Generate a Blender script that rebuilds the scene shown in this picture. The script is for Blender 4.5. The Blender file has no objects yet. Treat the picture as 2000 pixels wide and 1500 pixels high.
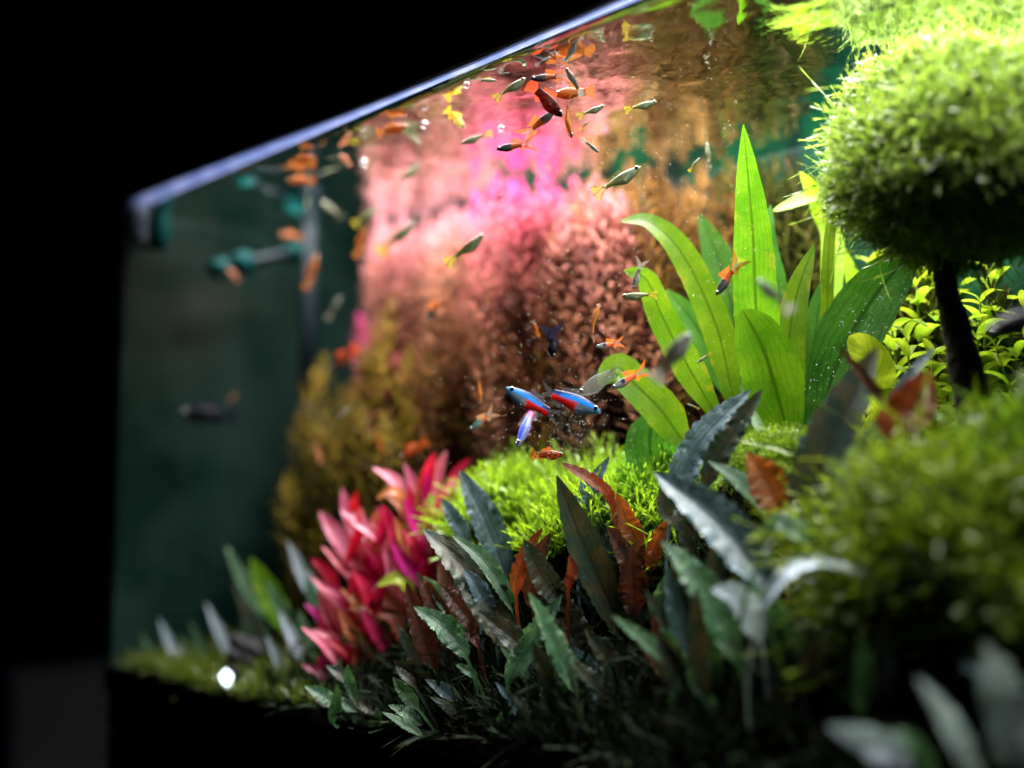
import bpy, math, random
import numpy as np
from mathutils import Vector, Matrix

R = math.radians
rng = np.random.default_rng(7)
random.seed(7)
scene = bpy.context.scene
COL = scene.collection

# ------------------------------------------------------------------ camera
FPX = 2242.0                      # focal length in pixels of the 2000 x 1500 photograph
PITCH = math.atan(222 / FPX)
AZ = R(42.7)
CAM = Vector((0.0, -0.48, 0.167))
FWD = Vector((-math.cos(AZ) * math.cos(PITCH), math.sin(AZ) * math.cos(PITCH), math.sin(PITCH)))
RIGHT = FWD.cross(Vector((0, 0, 1))).normalized()
UP = RIGHT.cross(FWD).normalized()
cd = bpy.data.cameras.new("camera")
cam = bpy.data.objects.new("camera", cd)
COL.objects.link(cam)
cam.location = CAM
cam.rotation_euler = Matrix((RIGHT, UP, -FWD)).transposed().to_euler()
cd.sensor_width = 36.0
cd.lens = FPX / 2000 * 36.0
cd.clip_start = 0.02
cd.clip_end = 60.0
cd.dof.use_dof = True
cd.dof.focus_distance = 0.755
cd.dof.aperture_fstop = 1.45
scene.camera = cam

# ------------------------------------------------------------------ world and lamps
world = bpy.data.worlds.new("World")
scene.world = world
world.use_nodes = True
bg = world.node_tree.nodes["Background"]
bg.inputs[0].default_value = (0.25, 0.4, 1.0, 1)
bg.inputs[1].default_value = 0.006

WATER_Z = 0.446
LAMP_Z = WATER_Z + 0.15
LAMPS = [  # x centre, y centre, length x, width y, watts, colour
    (-0.98, 0.140, 0.14, 0.18, 3.0, (1.0, 0.97, 0.95)),
    (-0.74, 0.135, 0.28, 0.22, 9.6, (1.0, 0.96, 0.95)),
    (-0.46, 0.130, 0.26, 0.22, 7.5, (1.0, 0.98, 0.96)),
    (-0.22, 0.120, 0.22, 0.20, 6.8, (1.0, 0.98, 0.96)),
    (-0.37, 0.272, 0.30, 0.035, 3.2, (1.0, 0.98, 0.96)),  # extra row added at the back to brighten the pale stem plants
]
for lx, ly, sx, sy, pw, colr in LAMPS:
    ld = bpy.data.lights.new("led_panel_light", "AREA")
    ld.shape = "RECTANGLE"
    ld.size, ld.size_y = sx, sy
    ld.energy = pw
    ld.color = colr
    lo = bpy.data.objects.new("led_panel_light", ld)
    COL.objects.link(lo)
    lo.location = (lx, ly, LAMP_Z)

vs = scene.view_settings
vs.view_transform = "Standard"
vs.look = "None"
vs.exposure = 0.0
vs.gamma = 1.0
cy = scene.cycles
cy.max_bounces = 7
cy.diffuse_bounces = 3
cy.glossy_bounces = 4
cy.transmission_bounces = 5
cy.transparent_max_bounces = 24
cy.caustics_reflective = False
cy.caustics_refractive = False
cy.sample_clamp_indirect = 3.0
cy.use_denoising = True

# ------------------------------------------------------------------ placing helpers
def ray(px, py):
    return FWD + RIGHT * ((px - 1000) / FPX) + UP * ((750 - py) / FPX)

def P(px, py, t):
    """The point seen at photo pixel (px, py), t metres deep along the view axis."""
    return CAM + ray(px, py) * t

def onY(px, py, y):
    d = ray(px, py)
    return CAM + d * ((y - CAM.y) / d.y)

X_LEFT = onY(250, 855, 0.0).x
Y_BACK = 0.30
X_RIGHT = 0.22

def smooth(a, b, x):
    x = np.clip((np.asarray(x, float) - a) / (b - a), 0, 1)
    return x * x * (3 - 2 * x)

def ground(x, y):
    """height of the planted soil"""
    x = np.asarray(x, float); y = np.asarray(y, float)
    rise = 0.035 + 0.125 * smooth(-0.95, -0.62, x)
    h = 0.004 + 0.012 * smooth(-0.8, -0.5, x) + rise * smooth(0.0, 0.19, y)
    h = h + 0.004 * np.sin(x * 23) * np.cos(y * 31 + 1)
    return h

# ------------------------------------------------------------------ object helpers
def put(name, me, parent=None, mat=None, loc=None):
    o = bpy.data.objects.new(name, me)
    COL.objects.link(o)
    if parent is not None:
        o.parent = parent
    if mat is not None and me is not None and not me.materials:
        me.materials.append(mat)
    if loc is not None:
        o.location = loc
    return o

def thing(name, label, cat, loc=(0, 0, 0), group=None):
    o = bpy.data.objects.new(name, None)
    COL.objects.link(o)
    o.empty_display_size = 0.01
    o.location = loc
    o["label"] = label; o["category"] = cat
    if group: o["group"] = group
    return o

def tag(o, label=None, cat=None, group=None, kind=None):
    if label: o["label"] = label
    if cat: o["category"] = cat
    if group: o["group"] = group
    if kind: o["kind"] = kind
    return o

def mesh(name, verts, faces, smooth_shade=True, uv=None, col=None):
    me = bpy.data.meshes.new(name)
    verts = np.asarray(verts, np.float32)
    if isinstance(faces, np.ndarray):
        k = faces.shape[1]
        n = faces.shape[0]
        me.vertices.add(len(verts)); me.vertices.foreach_set("co", verts.ravel())
        me.loops.add(n * k); me.loops.foreach_set("vertex_index", faces.astype(np.int32).ravel())
        me.polygons.add(n)
        me.polygons.foreach_set("loop_start", np.arange(0, n * k, k, dtype=np.int32))
        me.polygons.foreach_set("loop_total", np.full(n, k, np.int32))
        me.update(calc_edges=True)
        me.validate()
    else:
        me.from_pydata([tuple(v) for v in verts], [], faces)
    if smooth_shade:
        me.polygons.foreach_set("use_smooth", np.ones(len(me.polygons), bool))
    if uv is not None:
        li = np.zeros(len(me.loops), np.int32); me.loops.foreach_get("vertex_index", li)
        ul = me.uv_layers.new(name="UVMap")
        ul.data.foreach_set("uv", np.asarray(uv, np.float32)[li].ravel())
    if col is not None:
        ca = me.color_attributes.new("Col", "FLOAT_COLOR", "POINT")
        c = np.ones((len(verts), 4), np.float32); c[:, :3] = col
        ca.data.foreach_set("color", c.ravel())
    me.update()
    return me

def box_mesh(name, lo, hi, bevel=0.0):
    x0, y0, z0 = lo; x1, y1, z1 = hi
    b = bevel
    if b <= 0:
        v = [(x, y, z) for x in (x0, x1) for y in (y0, y1) for z in (z0, z1)]
        f = [(0, 1, 3, 2), (4, 6, 7, 5), (0, 4, 5, 1), (2, 3, 7, 6), (0, 2, 6, 4), (1, 5, 7, 3)]
        return mesh(name, v, f, False)
    import bmesh
    bm = bmesh.new()
    bmesh.ops.create_cube(bm, size=1)
    for v in bm.verts:
        v.co = Vector(((x0 + x1) / 2 + v.co.x * (x1 - x0), (y0 + y1) / 2 + v.co.y * (y1 - y0), (z0 + z1) / 2 + v.co.z * (z1 - z0)))
    bmesh.ops.bevel(bm, geom=bm.edges[:], offset=b, segments=2, affect="EDGES")
    me = bpy.data.meshes.new(name); bm.to_mesh(me); bm.free()
    return me

def tube_mesh(name, pts, radii, sides=8, col=None, caps=True):
    pts = [Vector(p) for p in pts]
    n = len(pts); verts = []; faces = []
    for i, p in enumerate(pts):
        t = (pts[min(i + 1, n - 1)] - pts[max(i - 1, 0)]).normalized()
        a = t.cross(Vector((0.3, 0.9, 0.1))).normalized(); b = t.cross(a)
        r = radii[i] if hasattr(radii, "__len__") else radii
        for k in range(sides):
            an = 2 * math.pi * k / sides
            verts.append(p + a * (r * math.cos(an)) + b * (r * math.sin(an)))
    for i in range(n - 1):
        for k in range(sides):
            k2 = (k + 1) % sides
            faces.append((i * sides + k, i * sides + k2, (i + 1) * sides + k2, (i + 1) * sides + k))
    if caps:
        faces.append(tuple(range(sides))[::-1]); faces.append(tuple((n - 1) * sides + k for k in range(sides)))
    return mesh(name, verts, faces, True, None, None if col is None else np.tile(col, (len(verts), 1)))

def catmull(pts, n):
    p = np.array([tuple(q) for q in pts], float)
    p = np.vstack([2 * p[0] - p[1], p, 2 * p[-1] - p[-2]])
    out = []
    segs = len(p) - 3
    for u in np.linspace(0, segs - 1e-6, 200):
        i = int(u); f = u - i
        a, b, c, d = p[i:i + 4]
        out.append(0.5 * ((2 * b) + (-a + c) * f + (2 * a - 5 * b + 4 * c - d) * f * f + (-a + 3 * b - 3 * c + d) * f ** 3))
    out = np.array(out)
    L = np.r_[0, np.cumsum(np.linalg.norm(np.diff(out, axis=0), axis=1))]
    s = np.linspace(0, L[-1], n)
    return np.stack([np.interp(s, L, out[:, k]) for k in range(3)], 1), L[-1]

# ------------------------------------------------------------------ materials
def newmat(name):
    m = bpy.data.materials.new(name); m.use_nodes = True
    nt = m.node_tree; nt.nodes.clear()
    out = nt.nodes.new("ShaderNodeOutputMaterial")
    return m, nt, out

class N:
    """small node-tree writer"""
    def __init__(s, nt): s.nt = nt
    def __call__(s, typ, ins=None, **kw):
        n = s.nt.nodes.new("ShaderNode" + typ)
        for k, v in kw.items(): setattr(n, k, v)
        for k, v in (ins or {}).items():
            if isinstance(v, bpy.types.NodeSocket): s.nt.links.new(v, n.inputs[k])
            else:
                try: n.inputs[k].default_value = v
                except Exception: n.inputs[k].default_value = (*v, 1)
        return n
    def math(s, op, a, b=0.0, clamp=False):
        return s("Math", {0: a, 1: b}, operation=op, use_clamp=clamp).outputs[0]
    def mix(s, f, a, b, blend="MIX"):
        n = s.nt.nodes.new("ShaderNodeMix"); n.data_type = "RGBA"; n.blend_type = blend
        for i, v in ((0, f), (6, a), (7, b)):
            if isinstance(v, bpy.types.NodeSocket): s.nt.links.new(v, n.inputs[i])
            elif i == 0: n.inputs[i].default_value = v
            else: n.inputs[i].default_value = (*v, 1)
        return n.outputs[2]
    def ramp(s, x, a, b):
        return s("MapRange", {0: x, 1: a, 2: b, 3: 0.0, 4: 1.0}, interpolation_type="SMOOTHSTEP").outputs[0]

def simple(name, col, rough=0.5, spec=0.5, metal=0.0, noise=0.0, nscale=60.0, bump=0.0):
    m, nt, out = newmat(name); g = N(nt)
    base = col
    tc = g("TexCoord").outputs["Object"]
    nz = g("TexNoise", {"Vector": tc, "Scale": nscale, "Detail": 4.0})
    if noise > 0:
        base = g.mix(g.ramp(nz.outputs[0], 0.3, 0.7), tuple(c * (1 - noise) for c in col), tuple(min(1, c * (1 + noise)) for c in col))
    p = g("BsdfPrincipled", {"Base Color": base, "Roughness": rough, "Specular IOR Level": spec, "Metallic": metal})
    if bump > 0:
        b = g("Bump", {"Strength": bump, "Distance": 0.003, "Height": nz.outputs[0]})
        nt.links.new(b.outputs[0], p.inputs["Normal"])
    nt.links.new(p.outputs[0], out.inputs[0])
    return m

def leafmat(name, ca, cb, trans, tf=0.35, rough=0.45, spec=0.4, rib=(0.5, 0.6), veins=26.0, vslant=9.0, vdark=0.25, bump=0.4,
            patch=None, patch_lo=0.62, long_veins=0.0, tipcol=None, nscale=90.0, sheen=0.0, hue=0.015):
    """leaf: colour a/b by noise, lighter/darker midrib, side veins, translucency, optional patches and tip colour"""
    m, nt, out = newmat(name); g = N(nt)
    uv = g("UVMap", uv_map="UVMap").outputs[0]
    sx = g("SeparateXYZ", {0: uv})
    s, j = sx.outputs[0], sx.outputs[1]
    oc = g("TexCoord").outputs["Object"]
    oi = g("ObjectInfo")
    off = g("VectorMath", {0: oc, 1: g("CombineXYZ", {0: oi.outputs["Random"], 1: oi.outputs["Random"]}).outputs[0]}, operation="ADD").outputs[0]
    nz = g("TexNoise", {"Vector": off, "Scale": nscale, "Detail": 5.0, "Roughness": 0.6}).outputs[0]
    fine = g("TexNoise", {"Vector": off, "Scale": nscale * 9, "Detail": 3.0}).outputs[0]
    base = g.mix(g.ramp(nz, 0.33, 0.67), ca, cb)
    d = g.math("ABSOLUTE", g.math("SUBTRACT", j, 0.5))
    # side veins rising to the edge
    ph = g.math("ADD", g.math("MULTIPLY", s, veins), g.math("MULTIPLY", d, -vslant))
    wig = g.math("MULTIPLY", g.math("SUBTRACT", nz, 0.5), 3.2)
    vv = g.math("SINE", g.math("MULTIPLY", g.math("ADD", ph, wig), 6.283))
    if long_veins > 0:
        vv = g.math("SINE", g.math("MULTIPLY", g.math("ADD", g.math("MULTIPLY", d, long_veins), wig), 6.283))
    vmask = g.ramp(vv, 0.45, 1.0)
    base = g.mix(g.math("MULTIPLY", vmask, vdark), base, tuple(c * 0.45 for c in ca))
    ribm = g.math("SUBTRACT", 1.0, g.ramp(d, 0.012, 0.05))
    base = g.mix(g.math("MULTIPLY", ribm, rib[1]), base, tuple(c * rib[0] for c in cb))
    base = g.mix(g.math("MULTIPLY", g.math("SUBTRACT", fine, 0.35, True), 0.7), base, tuple(c * 0.5 for c in ca))
    if patch is not None:
        pn = g("TexNoise", {"Vector": off, "Scale": nscale * 1.3, "Detail": 6.0, "Roughness": 0.7}).outputs[0]
        edge = g.math("ADD", pn, g.math("MULTIPLY", d, 0.22))
        base = g.mix(g.ramp(edge, patch_lo, patch_lo + 0.1), base, patch)
    if tipcol is not None:
        base = g.mix(g.ramp(s, 0.55, 1.0), base, tipcol)
    hv = g("HueSaturation", {"Color": base, "Hue": g.math("ADD", 0.5, g.math("MULTIPLY", g.math("SUBTRACT", oi.outputs["Random"], 0.5), hue * 2)),
                             "Value": g.math("ADD", 0.8, g.math("MULTIPLY", oi.outputs["Random"], 0.4))}).outputs[0]
    hgt = g.math("ADD", g.math("MULTIPLY", vv, 0.07), g.math("ADD", g.math("MULTIPLY", nz, 1.2), g.math("MULTIPLY", fine, 0.35)))
    b = g("Bump", {"Strength": bump, "Distance": 0.0012, "Height": hgt}).outputs[0]
    p = g("BsdfPrincipled", {"Base Color": hv, "Roughness": rough, "Specular IOR Level": spec, "Normal": b,
                             "Sheen Weight": sheen, "Sheen Roughness": 0.5})
    tcol = g.mix(1.0, hv, trans, "MULTIPLY")
    tr = g("BsdfTranslucent", {"Color": tcol, "Normal": b})
    mx = g("MixShader", {0: tf, 1: p.outputs[0], 2: tr.outputs[0]})
    nt.links.new(mx.outputs[0], out.inputs[0])
    return m

def colmat(name, rough=0.5, spec=0.3, tf=0.4, tgain=(1, 1, 1), bump=0.0, alpha=0.0, nscale=300.0, nvar=0.25, metal=0.0):
    """colour from the mesh's own colour attribute"""
    m, nt, out = newmat(name); g = N(nt)
    a = g("VertexColor", layer_name="Col").outputs[0]
    oc = g("TexCoord").outputs["Object"]
    nz = g("TexNoise", {"Vector": oc, "Scale": nscale, "Detail": 3.0}).outputs[0]
    base = g.mix(g.math("MULTIPLY", g.ramp(nz, 0.45, 0.75), nvar), a, (0.0, 0.0, 0.0))
    p = g("BsdfPrincipled", {"Base Color": base, "Roughness": rough, "Specular IOR Level": spec, "Metallic": metal})
    if bump:
        b = g("Bump", {"Strength": bump, "Distance": 0.002, "Height": nz})
        nt.links.new(b.outputs[0], p.inputs["Normal"])
    sh = p.outputs[0]
    if tf > 0:
        tr = g("BsdfTranslucent", {"Color": g.mix(1.0, base, tgain, "MULTIPLY")})
        sh = g("MixShader", {0: tf, 1: sh, 2: tr.outputs[0]}).outputs[0]
    if alpha > 0:
        tp = g("BsdfTransparent")
        sh = g("MixShader", {0: alpha, 1: sh, 2: tp.outputs[0]}).outputs[0]
    nt.links.new(sh, out.inputs[0])
    return m

M = {}
M["black"] = simple("black_plastic", (0.003, 0.003, 0.0035), 0.7, 0.1)
M["soil"] = simple("dark_soil", (0.0016, 0.0014, 0.0011), 1.0, 0.0, noise=0.6, nscale=220, bump=0.8)
M["wood"] = simple("dark_driftwood", (0.012, 0.009, 0.008), 0.75, 0.25, noise=0.5, nscale=140, bump=0.8)
M["greybox"] = simple("grey_laminate", (0.6, 0.58, 0.5), 0.6, 0.3, noise=0.15, nscale=8)
M["pipe"] = simple("dark_pipe", (0.003, 0.008, 0.012), 0.6, 0.15)
M["teal"] = simple("teal_plastic", (0.0005, 0.035, 0.034), 0.6, 0.05)
M["white"] = simple("white_plastic", (0.10, 0.12, 0.16), 0.6, 0.1)
M["stone"] = simple("black_stone", (0.012, 0.012, 0.014), 0.8, 0.3, noise=0.5, nscale=90, bump=0.6)

# ------------------------------------------------------------------ the room behind
wall = put("room_wall", box_mesh("room_wall", (-3.2, -4.0, -1.5), (-3.15, 6.0, 4.0)), None, simple("dark_wall_paint", (0.03, 0.035, 0.05), 0.9, 0.1, noise=0.3, nscale=2.0))
tag(wall, kind="structure")
gb = thing("side_cupboard", "plain grey cupboard standing in the dark beyond the end of the tank", "cupboard")
q0 = P(98, 1312, 1.75); q1 = P(222, 1500, 1.75)
put("carcass", box_mesh("carcass", (q1.x - 0.02, q1.y - 0.15, -0.75), (q1.x + 0.0, q1.y + 0.05, q0.z)), gb, M["greybox"])
put("worktop", box_mesh("worktop", (q1.x - 0.03, q1.y - 0.16, q0.z + 0.001), (q1.x + 0.005, q1.y + 0.055, q0.z + 0.012), 0.002), gb, M["greybox"])

# ------------------------------------------------------------------ the tank
tank = thing("aquarium", "long rimless glass aquarium filled with water and plants", "aquarium")
GT = 0.008
def clear_mat():
    m, nt, out = newmat("clear_glass"); g = N(nt)
    tp = g("BsdfTransparent", {"Color": (0.985, 0.99, 0.99)})
    nt.links.new(tp.outputs[0], out.inputs[0]); return m
put("front_pane", box_mesh("front_pane", (X_LEFT, -GT, 0.0), (X_RIGHT, -0.001, WATER_Z + 0.002)), tank, clear_mat())

def side_mat():
    m, nt, out = newmat("painted_haze_glass"); g = N(nt)
    oc = g("TexCoord").outputs["Object"]
    n1 = g("TexNoise", {"Vector": oc, "Scale": 9.0, "Detail": 5.0, "Roughness": 0.65}).outputs[0]
    n2 = g("TexNoise", {"Vector": oc, "Scale": 3.1, "Detail": 2.0}).outputs[0]
    c = g.mix(g.ramp(n1, 0.35, 0.65), (0.001, 0.009, 0.0065), (0.009, 0.022, 0.017))  # haze and reflections at the end wall painted into the glass colour
    c = g.mix(g.ramp(n2, 0.5, 0.68), c, (0.020, 0.010, 0.008))
    df = g("BsdfPrincipled", {"Base Color": c, "Roughness": 0.3, "Specular IOR Level": 0.2})
    tp = g("BsdfTransparent")
    mx = g("MixShader", {0: 0.2, 1: df.outputs[0], 2: tp.outputs[0]})
    nt.links.new(mx.outputs[0], out.inputs[0]); return m
put("side_pane", box_mesh("side_pane", (X_LEFT - GT, -GT, 0.0), (X_LEFT - 0.0005, Y_BACK + GT, WATER_Z + 0.012)), tank, side_mat())
put("side_pane", box_mesh("end_pane", (X_RIGHT + 0.0005, -GT, 0.0), (X_RIGHT + GT, Y_BACK + GT, WATER_Z + 0.004)), tank, bpy.data.materials["painted_haze_glass"])

def back_mat():
    m, nt, out = newmat("green_background_film"); g = N(nt)
    oc = g("TexCoord").outputs["Object"]
    mp = g("Mapping", {"Vector": oc, "Scale": (9.0, 1.0, 1.2)})
    n1 = g("TexNoise", {"Vector": mp.outputs[0], "Scale": 3.0, "Detail": 3.0}).outputs[0]
    c = g.mix(g.ramp(n1, 0.35, 0.65), (0.0008, 0.010, 0.008), (0.001, 0.042, 0.016))
    df = g("BsdfPrincipled", {"Base Color": c, "Roughness": 0.4, "Specular IOR Level": 0.3})
    nt.links.new(df.outputs[0], out.inputs[0]); return m
put("back_pane", box_mesh("back_pane", (X_LEFT, Y_BACK, 0.0), (X_RIGHT, Y_BACK + GT, WATER_Z + 0.004)), tank, back_mat())
put("base_pane", box_mesh("base_pane", (X_LEFT - GT, -GT, -0.016), (X_RIGHT + GT, Y_BACK + GT, -0.0005)), tank, M["black"])

put("ledge_mask", box_mesh("ledge_mask", (X_LEFT - GT - 0.0025, -GT - 0.0025, -0.014), (X_RIGHT + GT, -GT - 0.0003, 0.0075)), tank, simple("matt_black_mask", (0.0006, 0.0006, 0.0006), 1.0, 0.0))  # black strip added to hide the lit ledge of the base

# bright waterline glint put into a pale tapering band, widest at the far end
def rim_mat():
    m, nt, out = newmat("glint_tinted_rim"); g = N(nt)
    oc = g("TexCoord").outputs["Object"]
    n1 = g("TexNoise", {"Vector": oc, "Scale": 40.0, "Detail": 4.0}).outputs[0]
    c = g.mix(g.ramp(n1, 0.3, 0.7), (0.28, 0.34, 0.52), (0.46, 0.50, 0.66))
    p = g("BsdfPrincipled", {"Base Color": c, "Roughness": 0.3})
    tr = g("BsdfTranslucent", {"Color": c})
    mx = g("MixShader", {0: 0.55, 1: p.outputs[0], 2: tr.outputs[0]})
    nt.links.new(mx.outputs[0], out.inputs[0]); return m
def rim_h(x):
    return 0.0007 + 0.0072 * float(smooth(-0.55, X_LEFT, x))
v = []; f = []
xs = np.linspace(X_LEFT - GT, X_RIGHT + GT, 80)
for x in xs:
    h = rim_h(x)
    for (yy, zz) in ((-GT, 0.003), (-GT, 0.003 + h), (-0.001, 0.003 + h), (-0.001, 0.003)):
        v.append((x, yy, WATER_Z + zz))
for i in range(len(xs) - 1):
    for k in range(4):
        k2 = (k + 1) % 4
        f.append((i * 4 + k, (i + 1) * 4 + k, (i + 1) * 4 + k2, i * 4 + k2))
f += [(0, 1, 2, 3), tuple((len(xs) - 1) * 4 + k for k in (3, 2, 1, 0))]
put("rim_glint", mesh("rim_glint", v, f, False), tank, rim_mat())

cab = thing("tank_stand", "black stand carrying the aquarium", "stand")
put("stand_top", box_mesh("stand_top", (X_LEFT - GT, -GT, -0.05), (X_RIGHT + 0.03, Y_BACK + 0.03, -0.0165), 0.001), cab, M["black"])
put("stand_body", box_mesh("stand_body", (X_LEFT - 0.008, -0.008, -0.75), (X_RIGHT + 0.02, Y_BACK + 0.02, -0.0505), 0.003), cab, M["black"])

# light hood over the tank
hood = thing("light_hood", "black light hood hanging over the full length of the tank", "light fixture")
hv_ = []; hf = []
def hood_panel(name, y0, y1, zt):
    v = []; f = []
    for x in xs:
        zb = WATER_Z + 0.0033 + rim_h(x)
        v += [(x, y0, zb), (x, y0, zt), (x, y1, zt), (x, y1, zb)]
    for i in range(len(xs) - 1):
        for k in range(4):
            k2 = (k + 1) % 4
            f.append((i * 4 + k, (i + 1) * 4 + k, (i + 1) * 4 + k2, i * 4 + k2))
    f += [(0, 1, 2, 3), tuple((len(xs) - 1) * 4 + k for k in (3, 2, 1, 0))]
    return put(name, mesh(name, v, f, False), hood, M["black"])
HT = WATER_Z + 0.185
hood_panel("front_panel", -0.012, -0.006, HT)
hood_panel("back_panel", Y_BACK + 0.009, Y_BACK + 0.015, HT)
put("top_panel", box_mesh("top_panel", (X_LEFT - 0.012, -0.014, HT + 0.0005), (X_RIGHT + 0.012, Y_BACK + 0.017, HT + 0.008), 0.002), hood, M["black"])
put("end_panel", box_mesh("end_panel", (X_LEFT - 0.014, -0.012, WATER_Z + 0.018), (X_LEFT - 0.0085, Y_BACK + 0.015, HT)), hood, M["black"])
em, ent, eout = newmat("led_diffuser"); eg = N(ent)
ee = eg("Emission", {"Color": (1, 0.98, 0.95), "Strength": 6.0}); ent.links.new(ee.outputs[0], eout.inputs[0])
for lx, ly, sx, sy, pw, colr in LAMPS:
    put("led_panel", box_mesh("led_panel", (lx - sx / 2, ly - sy / 2, LAMP_Z + 0.004), (lx + sx / 2, ly + sy / 2, LAMP_Z + 0.010)), hood, em)

# soil
nx, ny = 220, 60
gx, gy = np.meshgrid(np.linspace(X_LEFT + 0.001, X_RIGHT - 0.001, nx), np.linspace(0.0005, Y_BACK - 0.001, ny), indexing="ij")
gz = ground(gx, gy) + rng.normal(0, 0.0008, gx.shape)
vv_ = np.stack([gx, gy, gz], -1).reshape(-1, 3)
idx = np.arange(nx * ny).reshape(nx, ny)
ff_ = np.stack([idx[:-1, :-1], idx[1:, :-1], idx[1:, 1:], idx[:-1, 1:]], -1).reshape(-1, 4)
# skirt along the front glass
base_i = len(vv_)
sk = np.stack([gx[:, 0], gy[:, 0], np.zeros(nx)], -1)
vv_ = np.vstack([vv_, sk])
ii = np.arange(nx - 1)
ff_ = np.vstack([ff_, np.stack([base_i + ii, base_i + ii + 1, idx[1:, 0], idx[:-1, 0]], -1)])
tag(put("soil_ground", mesh("soil_ground", vv_, ff_), None, M["soil"]), kind="structure")

# water surface, seen from below as a rippled mirror
def water_mat():
    m, nt, out = newmat("water_surface"); g = N(nt)
    oc = g("TexCoord").outputs["Object"]
    mp = g("Mapping", {"Vector": oc, "Scale": (1.0, 1.7, 1.0)})
    n1 = g("TexNoise", {"Vector": mp.outputs[0], "Scale": 70.0, "Detail": 2.0}).outputs[0]
    b = g("Bump", {"Strength": 0.10, "Distance": 0.003, "Height": n1}).outputs[0]
    fr = g("Fresnel", {"IOR": 1.33, "Normal": b}).outputs[0]
    gl = g("BsdfGlossy", {"Color": (0.90, 0.93, 0.90), "Roughness": 0.015, "Normal": b})
    tp = g("BsdfTransparent")
    mx = g("MixShader", {0: fr, 1: tp.outputs[0], 2: gl.outputs[0]})
    nt.links.new(mx.outputs[0], out.inputs[0]); return m
nx, ny = 420, 110
gx, gy = np.meshgrid(np.linspace(X_LEFT, X_RIGHT, nx), np.linspace(0.0, Y_BACK - 0.0005, ny), indexing="ij")
gz = np.full(gx.shape, WATER_Z)
wr = np.random.default_rng(3)
for k in range(14):
    an = wr.uniform(0, math.pi); lam = wr.uniform(0.028, 0.11)
    kx, ky = math.cos(an) * 2 * math.pi / lam, math.sin(an) * 2 * math.pi / lam
    gz = gz + 0.00011 * (lam / 0.05) * np.sin(kx * gx + ky * gy + wr.uniform(0, 6.28))
gz = gz + 0.0022 * np.exp(-gy / 0.0022)          # meniscus on the glass
idx = np.arange(nx * ny).reshape(nx, ny)
ff_ = np.stack([idx[:-1, :-1], idx[1:, :-1], idx[1:, 1:], idx[:-1, 1:]], -1).reshape(-1, 4)
ws = put("water_surface", mesh("water_surface", np.stack([gx, gy, gz], -1).reshape(-1, 3), ff_), None, water_mat())
tag(ws, kind="structure")

# ------------------------------------------------------------------ leaves
def prof_fn(kind):
    s = np.linspace(0, 1, 400)
    if kind == "lance": w = s ** 0.62 * (1 - s) ** 0.85
    elif kind == "sword": w = (0.28 + 0.72 * smooth(0, 0.45, s)) * (1 - s ** 3.0) ** 0.75
    elif kind == "round": w = (0.45 + 0.55 * smooth(0, 0.5, s)) * (1 - s ** 4.5) ** 0.6
    elif kind == "strap": w = (0.5 + 0.5 * smooth(0, 0.3, s)) * (1 - s ** 5) ** 0.7
    else: w = s ** 0.5 * (1 - s) ** 0.6
    w = w / w.max()
    return lambda x: np.interp(x, s, w)

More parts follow.
